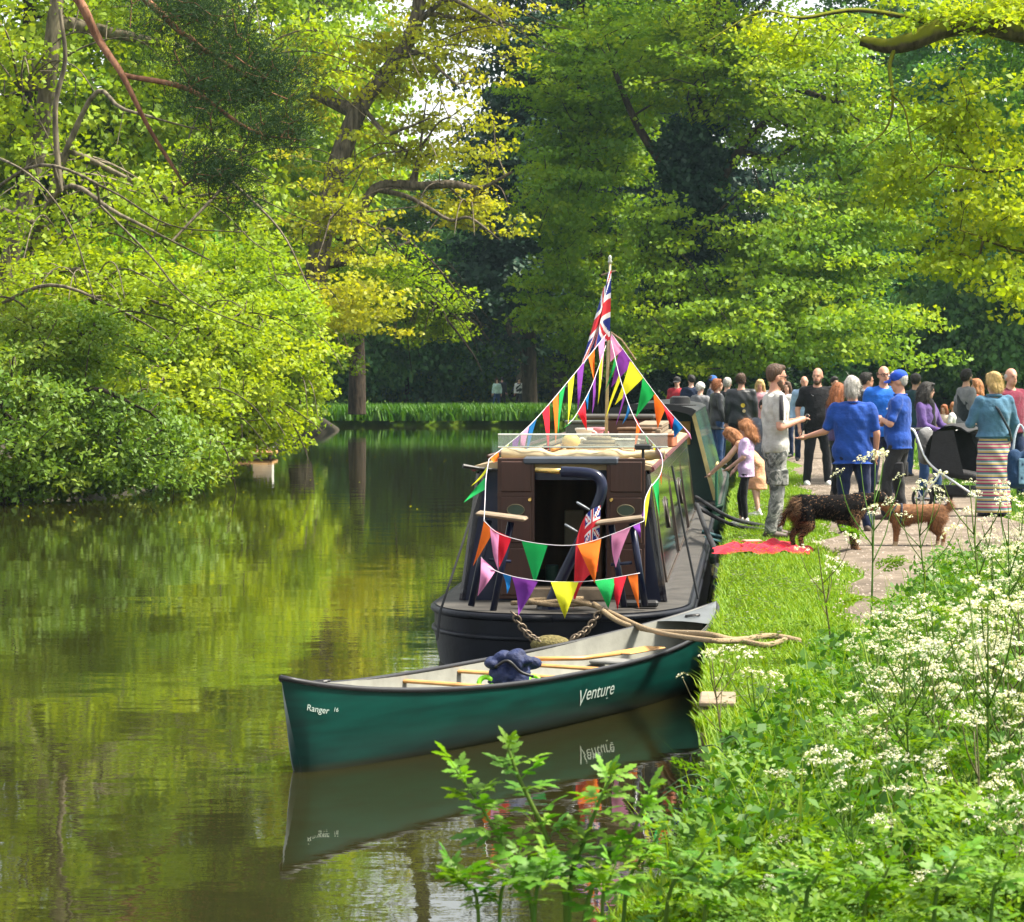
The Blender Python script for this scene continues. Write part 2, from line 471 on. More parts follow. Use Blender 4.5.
def bark_mat(name, c1, c2, moss=None):
    if name in M: return M[name]
    m = bpy.data.materials.new(name); m.use_nodes = True
    nt = m.node_tree; b = nt.nodes['Principled BSDF']; b.inputs['Roughness'].default_value = 0.9; b.inputs['Specular IOR Level'].default_value = 0.15
    tc = nt.nodes.new('ShaderNodeTexCoord'); mp = nt.nodes.new('ShaderNodeMapping'); mp.inputs['Scale'].default_value = (1, 1, 0.25)
    n = nt.nodes.new('ShaderNodeTexNoise'); n.inputs['Scale'].default_value = 9; n.inputs['Detail'].default_value = 8
    r = nt.nodes.new('ShaderNodeValToRGB'); r.color_ramp.elements[0].position = .35; r.color_ramp.elements[1].position = .68
    r.color_ramp.elements[0].color = (*c1, 1); r.color_ramp.elements[1].color = (*c2, 1)
    L = nt.links.new
    L(tc.outputs['Object'], mp.inputs[0]); L(mp.outputs[0], n.inputs['Vector']); L(n.outputs['Fac'], r.inputs[0])
    src = r.outputs[0]
    if moss:                       # moss grows on the upper side of the wood
        ge = nt.nodes.new('ShaderNodeNewGeometry'); sp = nt.nodes.new('ShaderNodeSeparateXYZ'); L(ge.outputs['Normal'], sp.inputs[0])
        n2 = nt.nodes.new('ShaderNodeTexNoise'); n2.inputs['Scale'].default_value = 5; L(tc.outputs['Object'], n2.inputs['Vector'])
        ad = nt.nodes.new('ShaderNodeMath'); ad.operation = 'ADD'; L(sp.outputs['Z'], ad.inputs[0]); L(n2.outputs['Fac'], ad.inputs[1])
        r2 = nt.nodes.new('ShaderNodeValToRGB'); r2.color_ramp.elements[0].position = .15; r2.color_ramp.elements[1].position = .55
        L(ad.outputs[0], r2.inputs[0])
        mx = nt.nodes.new('ShaderNodeMixRGB'); L(r2.outputs[0], mx.inputs[0]); L(src, mx.inputs[1]); mx.inputs[2].default_value = (*moss, 1); src = mx.outputs[0]
    L(src, b.inputs['Base Color'])
    bp = nt.nodes.new('ShaderNodeBump'); bp.inputs['Strength'].default_value = .7; bp.inputs['Distance'].default_value = .04
    L(n.outputs['Fac'], bp.inputs['Height']); L(bp.outputs[0], b.inputs['Normal'])
    M[name] = m; return m
BARK = bark_mat('grey_bark', (0.045, 0.036, 0.024), (0.17, 0.14, 0.10))
BARK_L = bark_mat('pale_bark', (0.06, 0.05, 0.035), (0.20, 0.17, 0.115))
BARK_D = bark_mat('dark_bark', (0.018, 0.014, 0.010), (0.07, 0.052, 0.036))
BARK_P = bark_mat('pine_bark', (0.10, 0.045, 0.025), (0.26, 0.13, 0.075))
BARK_M = bark_mat('mossy_bark', (0.025, 0.02, 0.012), (0.09, 0.07, 0.04), (0.13, 0.14, 0.008))
LF_LIME = leaf_mat('lime_leaf', [(0.125, 0.23, 0.008), (0.22, 0.345, 0.008), (0.365, 0.45, 0.011)], 0.5, hue=.008)
LF_OAK = leaf_mat('oak_leaf', [(0.155, 0.26, 0.008), (0.255, 0.37, 0.010), (0.40, 0.46, 0.013)], 0.55, hue=.004)
LF_YEL = leaf_mat('yellow_leaf', [(0.21, 0.27, 0.010), (0.33, 0.38, 0.012), (0.48, 0.45, 0.02)], 0.55, hue=.006)
LF_GRN = leaf_mat('green_leaf', [(0.068, 0.17, 0.014), (0.165, 0.30, 0.011), (0.37, 0.47, 0.012)], 0.47)
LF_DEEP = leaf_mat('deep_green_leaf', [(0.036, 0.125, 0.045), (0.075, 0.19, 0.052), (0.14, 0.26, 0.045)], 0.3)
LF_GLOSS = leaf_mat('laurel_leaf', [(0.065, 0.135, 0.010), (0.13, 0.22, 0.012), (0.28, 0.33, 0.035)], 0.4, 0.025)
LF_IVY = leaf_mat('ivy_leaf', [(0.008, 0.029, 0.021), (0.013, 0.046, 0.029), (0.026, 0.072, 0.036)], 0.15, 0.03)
LF_PINE = leaf_mat('pine_needle', [(0.014, 0.036, 0.014), (0.026, 0.058, 0.020), (0.050, 0.092, 0.028)], 0.25, 0.01)

def blob_points(rng, blobs, n, shell=0.55):
    """points in a union of ellipsoids (centre, radii), most of them near the outside"""
    w = np.array([r[0] * r[1] * r[2] for _, r in blobs]) ** 0.67; w /= w.sum(); out = []
    pick = rng.choice(len(blobs), n, p=w)
    for k in pick:
        c, r = blobs[k]; g = unit(rng.normal(size=3)) * (shell + (1 - shell) * rng.random()) * (0.72 + 0.58 * rng.random())
        if rng.random() < 0.2: g *= 0.6
        out.append(np.array(c) + g * np.array(r))
    return np.array(out)
def tree(name, label, trunk_presets, blobs, n_clump, n_leaf, size, leafm, bark, seed, spread=(0.55, 0.55, 0.28), group=None, cat='tree', up=0.9, zmin=None, r_tip=0.012, shell=0.55, pts=None, arcs=0, arc_r=1.0, **kw):
    rng = np.random.default_rng(seed)
    A = blob_points(rng, blobs, n_clump, shell) if pts is None else pts
    if zmin is not None: A[:, 2] = np.maximum(A[:, 2], zmin + 0.3 * rng.random(len(A)))
    t = thing(name, label, cat, group=group)
    base = Vector(trunk_presets[0][0][0]); t.location = base; bnp = np.array(base)
    pres = list(trunk_presets)
    for _ in range(arcs):                         # thin twigs arching out and down
        c, r = blobs[rng.integers(len(blobs))]; c = np.array(c); u = unit(np.array([rng.normal(), -abs(rng.normal()) * .8, rng.normal() * .5 + .2])); e = c + u * np.array(r) * rng.uniform(.9, 1.25); e2 = e + u * np.array(r) * .35 * np.array([1, 1, .2]) + np.array([0, 0, -rng.uniform(.2, .9)])
        pres.append(([tuple(c), tuple(c + (e - c) * .55 + np.array([0, 0, .35])), tuple(e), tuple(e2)], .028 * arc_r, .007 * arc_r))
    V, Q = skeleton(rng, pres, A, r_tip)
    np_obj('trunk', V - bnp, Q, bark, t, smooth=True)
    # neighbouring clumps share their hue: young and older shoots of one limb
    cen = np.mean(A, axis=0)
    ph = rng.uniform(0, 6, 3)
    ct = 0.5 + 0.28 * np.sin(A[:, 0] * 1.3 + ph[0]) * np.sin(A[:, 1] * 1.1 + ph[1]) + 0.2 * rng.normal(size=len(A)) * 0.8
    V, Q, ti = leaves(rng, A, n_leaf, spread, size, up=up, centre=cen, ctint=np.clip(ct, 0, 1), **kw)
    c = np_obj('crown', V - bnp, Q, leafm, t, tint=ti); tag(c, kind='stuff')
    return t
def move_copy(t, label, loc, rz, s, leafm=None):
    c = copy_tree(t); c.location = loc; c.rotation_euler = (0, 0, rz); c.scale = (s, s, s) if isinstance(s, (int, float)) else s
    c['label'] = label
    if leafm:
        for ch in c.children:
            if ch.name.startswith('crown'):
                ch.material_slots[0].link = 'OBJECT'; ch.material_slots[0].material = leafm
    return c
def bl(px, py, d, rx, ry, rz):            # foliage mass: middle at that spot, radii in pixels across and up, depth in metres
    k = d / F
    return (tuple(W(px, py, d)), (rx * k, rz, ry * k))
def gp(px, d, z=0.5): return Vector(((px - 512) / F * d, d, z))

# --- left bank, near to far: the overhanging bushes
tree('laurel_bush', 'dark glossy evergreen bush hanging over the water, nearest on the left bank', [([gp(20, 48, .6), gp(25, 47.5, 1.6), gp(40, 47, 2.8)], .10, .05), ([gp(25, 47.5, 1.4), gp(90, 46.5, 2.0), gp(150, 46, 1.6)], .05, .025)],
     [bl(10, 430, 46, 90, 85, 2.0), bl(120, 445, 47, 85, 55, 1.6), bl(60, 350, 48, 100, 60, 1.8), bl(190, 452, 51, 45, 30, 1.0), bl(50, 480, 47, 100, 22, 1.4), bl(150, 470, 50, 70, 20, 1.2)], 640, 62, 0.115, LF_GLOSS, BARK_D, 11, spread=(.42, .42, .24), cat='bush', arcs=14, zmin=0.05, up=.7, aspect=.26)
tree('maple_bush', 'bright green bushy maple leaning over the water behind the glossy bush', [([gp(100, 58, .7), gp(120, 57, 2.2), gp(170, 56, 3.4)], .13, .06), ([gp(115, 57, 1.8), gp(220, 56, 2.9), gp(300, 55, 2.6)], .06, .025)],
     [bl(190, 350, 55, 105, 80, 2.6), bl(90, 300, 56, 110, 60, 2.4), bl(240, 420, 56, 55, 40, 1.4), bl(170, 410, 53, 80, 45, 1.4)], 620, 62, 0.115, LF_LIME, BARK_L, 12, arcs=34, spread=(.46, .46, .26), cat='bush', zmin=0.25)
tree('lime_green_bush', 'lime green overhanging bush at the tip of the left bank trees', [([gp(235, 72, .7), gp(245, 71, 2.4), gp(265, 70, 3.6)], .13, .06), ([gp(245, 71, 2.0), gp(290, 69, 3.0), gp(325, 68, 2.6)], .06, .025)],
     [bl(275, 345, 69, 55, 75, 2.6), bl(235, 300, 70, 70, 55, 2.6), bl(295, 400, 69, 30, 35, 1.4), bl(250, 425, 68, 45, 22, 1.2)], 500, 62, 0.14, LF_LIME, BARK_L, 13, arcs=34, spread=(.5, .5, .28), cat='bush', zmin=0.25)
# taller trees over them
tree('leaning_maple', 'tall green tree with bare pale boughs at the upper left of the canal', [([gp(-30, 60, .8), gp(0, 60, 4), gp(40, 60, 7.5), gp(60, 60, 11), gp(70, 60, 13)], .28, .10),
      ([tuple(W(10, 300, 59)), tuple(W(60, 190, 57)), tuple(W(120, 215, 56)), tuple(W(210, 260, 55))], .09, .02),
      ([tuple(W(-10, 340, 59)), tuple(W(60, 270, 56)), tuple(W(150, 300, 55)), tuple(W(230, 330, 54.5))], .08, .02),
      ([tuple(W(-20, 200, 58)), tuple(W(40, 165, 54)), tuple(W(110, 190, 53)), tuple(W(170, 225, 52.5)), tuple(W(240, 232, 52))], .045, .012),
      ([tuple(W(-20, 150, 58)), tuple(W(30, 175, 53.5)), tuple(W(70, 225, 52.5)), tuple(W(95, 300, 52))], .035, .012),
      ([tuple(W(100, 205, 53.5)), tuple(W(150, 255, 52.5)), tuple(W(190, 300, 52)), tuple(W(260, 330, 51.5))], .03, .01),
      ([tuple(W(60, 190, 54)), tuple(W(55, 110, 54)), tuple(W(65, 60, 54)), tuple(W(60, 10, 54))], .07, .04),
      ([tuple(W(-10, 310, 56)), tuple(W(50, 285, 52.5)), tuple(W(120, 310, 52)), tuple(W(180, 345, 51.5))], .05, .015),
      ([tuple(W(230, 180, 56)), tuple(W(280, 230, 54)), tuple(W(310, 290, 53))], .04, .012),
      ([tuple(W(30, 250, 59)), tuple(W(90, 100, 58)), tuple(W(125, 110, 57)), tuple(W(200, 130, 56))], .08, .02)],
     [bl(20, 90, 60, 110, 120, 3.0), bl(170, 200, 59, 130, 90, 2.6), bl(60, 240, 58, 100, 70, 2.4), bl(240, 60, 62, 110, 90, 2.6), bl(140, 0, 62, 150, 70, 2.6), bl(100, -140, 62, 170, 110, 3.5), bl(220, -240, 63, 130, 90, 3.5)], 640, 34, 0.14, LF_LIME, BARK_L, 14, arcs=60, spread=(.6, .6, .25), r_tip=.016, shell=.3)
# the pine: limbs come down from the upper left
pine_lim = [([(-12.4, 52, .9), (-12.0, 51, 5), (-11.4, 50, 10), (-11.0, 49.5, 13)], .30, .16),
            ([(-11.2, 50, 11.5), tuple(W(40, -40, 48)), tuple(W(78, 0, 47)), tuple(W(100, 42, 47)), tuple(W(122, 75, 46.5)), tuple(W(150, 130, 46.5)), tuple(W(185, 185, 46.5))], .13, .02),
            ([tuple(W(60, -20, 47.5)), tuple(W(130, -10, 47)), tuple(W(190, 40, 47)), tuple(W(260, 85, 47))], .09, .02),
            ([tuple(W(122, 75, 46.6)), tuple(W(190, 90, 46.5)), tuple(W(250, 130, 46.5)), tuple(W(300, 140, 46.5))], .05, .015)]
def pine(name, label):
    rng = np.random.default_rng(21)
    bl_ = [bl(215, 40, 47, 75, 45, 1.0), bl(265, 80, 47, 55, 45, .9), bl(215, 100, 46.5, 70, 40, .9), bl(275, 130, 46.5, 45, 30, .8), bl(215, 165, 46.5, 45, 40, .7), bl(225, 200, 46.5, 28, 22, .5), bl(180, 10, 47, 60, 30, .9)]
    A = blob_points(rng, bl_, 300, 0.35)
    t = thing(name, label, 'tree'); base = Vector(pine_lim[0][0][0]); t.location = base; b = np.array(base)
    V, Q = skeleton(rng, pine_lim, A, .010); np_obj('trunk', V - b, Q, BARK_P, t, smooth=True)
    n = 100; C = np.repeat(A, n, axis=0); N = len(C)
    g = unit(rng.normal(size=(N, 3))) * rng.random((N, 1)) ** .5; P = C + g * np.array([.46, .46, .24])
    dr = unit(g * .8 + np.array([0.25, 0, .25]) + rng.normal(size=(N, 3)) * .35); s = unit(np.cross(dr, rng.normal(size=(N, 3)))) * .008
    Ln = rng.uniform(.09, .16, (N, 1))
    V = np.stack([P - s, P + s, P + dr * Ln], 1).reshape(-1, 3); Q = np.arange(N * 3).reshape(-1, 3)
    ti = np.clip(np.repeat(rng.random(len(A)), n) * .6 + rng.random(N) * .4, 0, 1)
    c = np_obj('crown', V - b, Q, LF_PINE, t, tint=ti); tag(c, kind='stuff')
    return t
pine('pine_tree', 'dark blue-green pine with reddish boughs drooping in at the upper left')
# the open yellow-green tree over the bend
D6 = 86
tree('yellow_tree', 'open yellow-green tree with a thick leaning trunk above the canal bend',
     [([gp(300, D6, .7), W(318, 260, D6), W(335, 175, D6), W(351, 128, D6), W(364, 101, D6), W(398, 57, D6), W(416, 21, D6), W(422, -40, D6), W(425, -140, D6)], .42, .16),
      ([W(345, 260, D6 + .5), W(362, 210, D6), W(380, 186, D6), W(420, 186, D6 - .5), W(452, 184, D6 - 1), W(480, 188, D6 - 1), W(512, 172, D6 - 1.5)], .20, .05),
      ([W(378, 190, D6), W(405, 196, D6 - 1), W(425, 206, D6 - 2), W(450, 220, D6 - 2), W(470, 218, D6 - 2.5), W(500, 240, D6 - 3)], .10, .03),
      ([W(361, 105, D6), W(385, 132, D6 - 1), W(405, 128, D6 - 1.5), W(430, 118, D6 - 2)], .09, .03),
      ([W(398, 57, D6), W(420, 52, D6 - 1), W(440, 70, D6 - 1.5), W(460, 88, D6 - 2)], .10, .03),
      ([W(416, 25, D6), W(445, 0, D6 - 1), W(470, 8, D6 - 1.5), W(505, 28, D6 - 2)], .12, .03)],
     [bl(400, 60, D6, 110, 75, 3.5), bl(470, 20, D6 + 1, 80, 50, 3), bl(420, 150, D6, 95, 60, 3), bl(470, 210, D6, 50, 30, 2.5), bl(300, 90, D6 + 2, 70, 90, 3), bl(340, 215, D6 - 3, 90, 60, 3), bl(350, 300, D6 - 6, 75, 60, 3), bl(400, -90, D6, 150, 80, 4), bl(430, -210, D6, 140, 80, 4), bl(530, -160, D6, 90, 90, 4), bl(330, -260, D6, 120, 80, 4)], 900, 46, 0.155, LF_YEL, BARK, 15, arcs=40, arc_r=1.4, spread=(.8, .8, .20), r_tip=.02, shell=.2)
tree('drooping_tree', 'loose lime green tree with drooping twigs over the far water', [([gp(357, 118, .6), W(357, 340, 118), W(352, 290, 116), W(340, 240, 113)], .42, .18), ([W(352, 290, 116), W(390, 270, 110), W(430, 300, 106), W(470, 350, 104), W(482, 372, 103)], .10, .02), ([W(352, 290, 116), W(380, 230, 108), W(430, 260, 106), W(470, 310, 104)], .10, .02)],
     [bl(340, 270, 104, 60, 60, 4), bl(400, 290, 106, 60, 55, 3), bl(330, 340, 98, 35, 45, 3), bl(440, 320, 106, 40, 30, 2)], 300, 56, 0.17, LF_LIME, BARK_D, 16, arcs=60, arc_r=1.5, spread=(.8, .8, .3), r_tip=.02, shell=.3)
# --- the wood behind the crowd
tree('spreading_maple', 'fresh green maple with layered sprays behind the flag mast', [([gp(596, 100, .6), gp(598, 100, 6), gp(585, 100, 11), gp(580, 100, 17)], .45, .15)],
     [bl(590, 80, 98, 75, 80, 4), bl(560, 210, 96, 45, 60, 3.5), bl(600, 170, 100, 70, 70, 4), bl(560, 300, 96, 42, 45, 3), bl(615, 270, 99, 60, 60, 4), bl(600, 345, 98, 60, 40, 3), bl(640, 30, 100, 80, 60, 4), bl(580, -90, 100, 90, 90, 4)], 820, 70, 0.19, LF_GRN, BARK_D, 17, spread=(1.0, 1.0, .26), r_tip=.02)
tree('great_maple', 'largest green tree behind the crowd with an ivy covered trunk', [([gp(690, 92, .6), W(690, 300, 92), W(688, 200, 92), W(700, 90, 92), W(715, 0, 92)], .55, .22), ([W(690, 240, 92), W(740, 150, 91), W(800, 90, 90)], .22, .08), ([W(688, 200, 92), W(640, 130, 92), W(610, 60, 92)], .2, .08)],
     [bl(700, 60, 92, 110, 70, 4), bl(800, 90, 90, 90, 80, 4), bl(800, 250, 88, 100, 80, 4), bl(860, 330, 86, 80, 45, 3.5), bl(700, 330, 88, 70, 60, 3.5), bl(760, 330, 86, 80, 45, 3.5), bl(660, 250, 90, 30, 60, 3), bl(880, 180, 90, 80, 80, 4), bl(740, -90, 92, 140, 90, 4.5)], 1150, 66, 0.18, LF_GRN, BARK_D, 18, spread=(.95, .95, .28), r_tip=.02)
# ivy up the trunk of that tree
ivt = [o for o in bpy.data.objects if o.name == 'great_maple'][0]
rng_ = np.random.default_rng(5)
ivc = np.array([tuple(W(688 + 5 * math.sin(y * .05) + rng_.normal() * 16, y, 91.0 + rng_.normal() * .5)) for y in np.linspace(130, 390, 260)])
V_, Q_, T_ = leaves(rng_, ivc, 90, (.55, .55, .5), .20, up=.2, centre=np.mean(ivc, 0), out_b=.2)
tag(np_obj('ivy', V_ - np.array(ivt.location), Q_, LF_IVY, ivt, tint=T_), kind='stuff')
# the mossy limb of a nearer oak reaching in at the upper right
D9 = 42
tree('mossy_oak', 'yellow-green oak reaching in from the right with a thick mossy limb', [([gp(1290, D9 + 3, .5), gp(1270, D9 + 3, 5), gp(1200, D9 + 2, 8.2)], .55, .42),
      ([gp(1225, D9 + 2, 7.6), W(1120, 40, D9 + 1), W(1030, 30, D9), W(985, 22, D9 - .1), W(945, 27, D9 - .2), W(912, 41, D9 - .2), W(888, 46, D9), W(862, 41, D9 + .1)], .30, .09),
      ([W(905, 36, D9), W(890, 62, D9 - .2), W(893, 100, D9 - .4), W(885, 130, D9 - .4), W(862, 150, D9 - .5)], .045, .012),
      ([W(893, 95, D9 - .4), W(905, 110, D9 - .6), W(912, 150, D9 - .7)], .025, .01),
      ([W(940, 24, D9), W(860, 10, D9 - .3), W(800, 18, D9 - .6), W(760, 12, D9 - .8), W(710, 40, D9 - 1)], .05, .012),
      ([gp(1225, D9 + 2, 7.6), W(1080, 150, D9 + .5), W(1000, 170, D9), W(940, 165, D9 - .5)], .08, .02),
      ([gp(1260, D9 + 3, 5.5), W(1100, 260, D9 + 1), W(1020, 250, D9), W(960, 230, D9 - .5)], .07, .02)],
     [bl(960, 120, D9, 85, 70, 1.6), bl(1000, 220, D9, 70, 70, 1.6), bl(900, 180, D9, 60, 40, 1.2), bl(800, 40, D9, 90, 35, 1.2), bl(940, 20, D9, 100, 30, 1.4), bl(960, 260, D9, 60, 35, 1.2), bl(1020, 300, D9 - 1, 25, 45, 1.0), bl(1010, 10, D9, 60, 40, 1.6), bl(1150, 60, D9 + 1, 120, 120, 2.0)], 440, 42, 0.10, LF_OAK, BARK_M, 19, spread=(.45, .45, .16), r_tip=.008, shell=.2)
# dark evergreen right of the yellow tree
yew = tree('yew_tree', 'very dark evergreen tree behind the maple in the middle of the wood', [([gp(530, 128, .6), gp(528, 128, 7), gp(526, 128, 14), gp(526, 128, 19)], .4, .12)],
     [bl(535, 60, 128, 42, 50, 3), bl(520, 150, 128, 55, 60, 3.5), bl(530, 240, 128, 55, 60, 3.5), bl(500, 300, 128, 70, 60, 3.5)], 420, 60, 0.30, LF_IVY, BARK_D, 20, spread=(1.0, 1.0, .6))
tree('ivy_trunk_tree', 'thick bare trunk leaning left beside the far walkers', [([gp(528, 150, .6), W(524, 360, 150), W(512, 320, 150), W(497, 290, 150), W(488, 262, 150)], .62, .4)], [bl(480, 250, 150, 60, 35, 3)], 90, 50, .3, LF_DEEP, BARK, 22, spread=(1.0, 1.0, .4))
# the deep wood that closes the view: copies of two trees, each with its own turn and size
d1 = tree('broadleaf_tree', 'shaded green tree at the right end of the wood', [([(0, 0, 0), (0.2, 0, 5), (-.1, .2, 10), (0, 0, 15)], .4, .12)],
     [((0, 0, 11), (5, 5, 5)), ((2.5, -1, 7), (4, 4, 3)), ((-3, -1.5, 7), (4, 4, 3)), ((0, -2, 4), (5, 3.5, 2.5)), ((0, 0, 15.5), (3.5, 3.5, 3.5))], 700, 52, 0.25, LF_DEEP, BARK_D, 31, spread=(1.0, 1.0, .35), group='trees of the deep wood')
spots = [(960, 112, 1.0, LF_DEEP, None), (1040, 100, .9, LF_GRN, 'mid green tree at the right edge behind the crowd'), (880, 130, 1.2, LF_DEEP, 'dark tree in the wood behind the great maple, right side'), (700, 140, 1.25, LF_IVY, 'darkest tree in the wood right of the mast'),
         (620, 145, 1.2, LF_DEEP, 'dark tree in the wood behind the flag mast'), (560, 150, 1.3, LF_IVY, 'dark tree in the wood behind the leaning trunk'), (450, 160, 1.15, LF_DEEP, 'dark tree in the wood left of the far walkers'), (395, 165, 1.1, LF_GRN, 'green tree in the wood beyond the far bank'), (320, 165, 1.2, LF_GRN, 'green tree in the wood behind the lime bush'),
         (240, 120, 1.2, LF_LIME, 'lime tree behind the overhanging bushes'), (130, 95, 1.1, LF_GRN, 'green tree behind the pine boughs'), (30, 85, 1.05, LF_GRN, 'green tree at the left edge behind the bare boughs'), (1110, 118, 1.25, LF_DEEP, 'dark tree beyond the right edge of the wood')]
rs = random.Random(8)
for i, (px, d, s, lm, lab) in enumerate(spots):
    loc = gp(px, d, .6)
    if i == 0: d1.location = loc
    else: move_copy(d1, lab, loc, rs.uniform(0, 6.28), (s * rs.uniform(.9, 1.1), s * rs.uniform(.9, 1.1), s * (.72 if 380 < px < 480 else (1.5 if 200 < px < 640 else 1.15))), lm)

# undergrowth below the trees
sh = tree('shrub', 'shaded shrub under the trees at the right edge', [([(0, 0, 0), (.1, 0, 1), (0, .1, 2)], .06, .03)],
     [((0, 0, 1.8), (2.6, 1.6, 1.5)), ((1.6, 0, 1.1), (1.8, 1.4, 1.1)), ((-1.6, .2, 1.3), (1.8, 1.4, 1.2))], 190, 70, 0.17, LF_DEEP, BARK_D, 33, spread=(.6, .6, .4), cat='shrub', group='shrubs under the trees', zmin=.2)
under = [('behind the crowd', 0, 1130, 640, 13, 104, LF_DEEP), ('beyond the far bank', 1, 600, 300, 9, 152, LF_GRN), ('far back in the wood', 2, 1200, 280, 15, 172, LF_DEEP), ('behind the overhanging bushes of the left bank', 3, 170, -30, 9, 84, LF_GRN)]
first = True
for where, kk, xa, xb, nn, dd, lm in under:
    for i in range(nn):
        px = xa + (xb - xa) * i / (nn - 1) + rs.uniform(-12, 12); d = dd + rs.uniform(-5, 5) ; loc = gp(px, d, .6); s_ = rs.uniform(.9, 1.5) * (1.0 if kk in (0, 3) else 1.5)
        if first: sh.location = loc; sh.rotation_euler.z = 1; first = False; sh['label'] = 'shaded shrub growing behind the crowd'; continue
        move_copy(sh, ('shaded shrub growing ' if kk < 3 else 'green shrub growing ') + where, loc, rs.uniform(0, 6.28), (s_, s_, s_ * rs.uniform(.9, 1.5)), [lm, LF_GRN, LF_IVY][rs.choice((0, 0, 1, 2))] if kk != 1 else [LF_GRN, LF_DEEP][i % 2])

# tall grass and nettles along the far bank
rng_ = np.random.default_rng(41)
def tufts(rng, P, n, h, w, spread, lean=.35):
    C = np.repeat(P, n, axis=0); N = len(C); C = C + rng.normal(size=(N, 3)) * np.array([spread, spread, 0])
    a = rng.uniform(0, 2 * math.pi, N); dr = np.stack([np.cos(a), np.sin(a), np.zeros(N)], 1)
    hh = (h * rng.uniform(.5, 1.2, N))[:, None]; s = np.stack([-np.sin(a), np.cos(a), np.zeros(N)], 1) * w * rng.uniform(.6, 1.3, (N, 1))
    ln = lean * rng.uniform(.3, 1.4, (N, 1))
    up = np.array([0, 0, 1.0])
    m = C + up * hh * .6 + dr * hh * ln * .35; t = C + up * hh + dr * hh * ln
    V = np.stack([C - s, C + s, m + s * .8, m - s * .8, t], 1).reshape(-1, 3); b = np.arange(N)[:, None] * 5
    T = np.concatenate([b + np.array([0, 1, 2]), b + np.array([0, 2, 3]), b + np.array([3, 2, 4])], 1).reshape(-1, 3)
    return V, T, np.repeat(rng.random(N), 3)
LF_GRASS = leaf_mat('grass_blade', [(0.095, 0.19, 0.004), (0.155, 0.275, 0.006), (0.24, 0.32, 0.015)], .4, .02)
LF_FAR = leaf_mat('bank_grass', [(0.04, 0.11, 0.006), (0.07, 0.16, 0.008), (0.11, 0.20, 0.012)], .4, .02)
P_ = np.stack([rng_.uniform(-16, 3, 1300), rng_.uniform(120.4, 126.5, 1300), np.full(1300, .22)], 1)
P_ = P_[(np.sin(P_[:, 0] * 1.7) + np.sin(P_[:, 0] * 4.1 + 1) + np.sin(P_[:, 1] * 2)) > -1.3]
V_, T_, ti_ = tufts(rng_, P_, 16, .72, .05, .3, .6)
tag(np_obj('far_bank_grass', V_, T_, LF_FAR, tint=ti_), 'strip of tall bright grass along the far bank below the walkers', 'grass', kind='stuff')

# ------------------------------------------------------------------ the narrowboat
NAVY = mat('navy_paint', (0.005, 0.008, 0.028), 0.3, 0.25, 3, coat=.15, spec=.25)
SIDE = mat('dark_cabin_paint', (0.020, 0.018, 0.030), 0.10, 0.3, 2, coat=1.0, spec=.6)
HULL = mat('black_hull_paint', (0.005, 0.006, 0.011), 0.5, 0.5, 4, 0.15, 20, spec=.2)
DECKP = mat('worn_deck_paint', (0.042, 0.038, 0.033), 0.7, 0.4, 5, .2)
CREAM = mat('cream_roof_paint', (0.36, 0.27, 0.15), 0.6, 0.3, 3, .15)
CANVAS = mat('cream_canvas', (0.42, 0.33, 0.20), 0.9, 0.25, 5, .4, 9)
WOODD = mat('stained_door_wood', (0.042, 0.015, 0.009), 0.5, 0.35, 6, .15, 30, stretch=(1, 1, .12))
WOODI = mat('cabin_lining_wood', (0.16, 0.085, 0.04), 0.6, 0.35, 6, stretch=(1, 1, .15))
WOODG = mat('grey_worn_wood', (0.20, 0.15, 0.10), 0.75, 0.3, 8, .2, 40)
WOODL = mat('varnished_wood', (0.48, 0.25, 0.08), 0.4, 0.2, 10, stretch=(.2, 1, 1))
BRASS = mat('brass', (0.65, 0.45, 0.15), 0.25, 0.1, 10, metallic=1.0)
STEEL = mat('grey_steel', (0.20, 0.22, 0.25), 0.45, 0.2, 6)
SLIDE = mat('slate_hatch_paint', (0.055, 0.065, 0.085), 0.4, 0.25, 5)
ROPE = mat('hemp_rope', (0.26, 0.19, 0.11), 0.95, 0.3, 60, .6, 120)
ROPEB = mat('black_rope', (0.012, 0.013, 0.015), 0.8, 0.3, 40, .3)
ROPET = mat('teal_rope', (0.010, 0.06, 0.07), 0.7, 0.3, 40, .3)
CHAIN = mat('old_chain', (0.14, 0.11, 0.08), 0.5, 0.4, 30, metallic=.7)
COIR = mat('coir_fender', (0.12, 0.10, 0.035), 0.95, 0.4, 40, .8, 60)
WHITE = mat('white_paint', (0.75, 0.75, 0.72), 0.5, 0.08, 6)
PERSP = glass_mat()
BLK = mat('black_plastic', (0.012, 0.012, 0.013), 0.5, 0.2, 10)
GREENB = mat('boat_green_paint', (0.012, 0.075, 0.045), 0.25, 0.25, 3, coat=.5)

BX, BY, BTH = 0.40, 20.4, math.atan(SL)
boat = thing('narrowboat', 'dark navy narrowboat with brown stern doors moored behind the canoe', 'boat', (BX, BY, 0), -BTH)
BM = Matrix.Translation((BX, BY, 0)) @ Matrix.Rotation(-BTH, 4, 'Z'); BMI = BM.inverted()
def L(px, py, d):                       # the same spot in the boat's own frame
    return BMI @ W(px, py, d)
def outline(half, y0, y1, stern, bow, n=14):
    """plan of a hull: rounded stern, straight sides, pointed bow"""
    r = []
    for i in range(n + 1):
        a = -math.pi / 2 + math.pi / 2 * i / n
        r.append((half * math.cos(a) ** 0.8, y0 + stern * (1 + math.sin(a))))
    for i in range(1, 6): r.append((half, y0 + stern + (y1 - bow - y0 - stern) * i / 5))
    for i in range(1, n + 1):
        t = i / n; r.append((half * (1 - t ** 2.2) + .02 * t, y1 - bow + bow * t))
    return r + [(-x, y) for x, y in reversed(r[1:])]
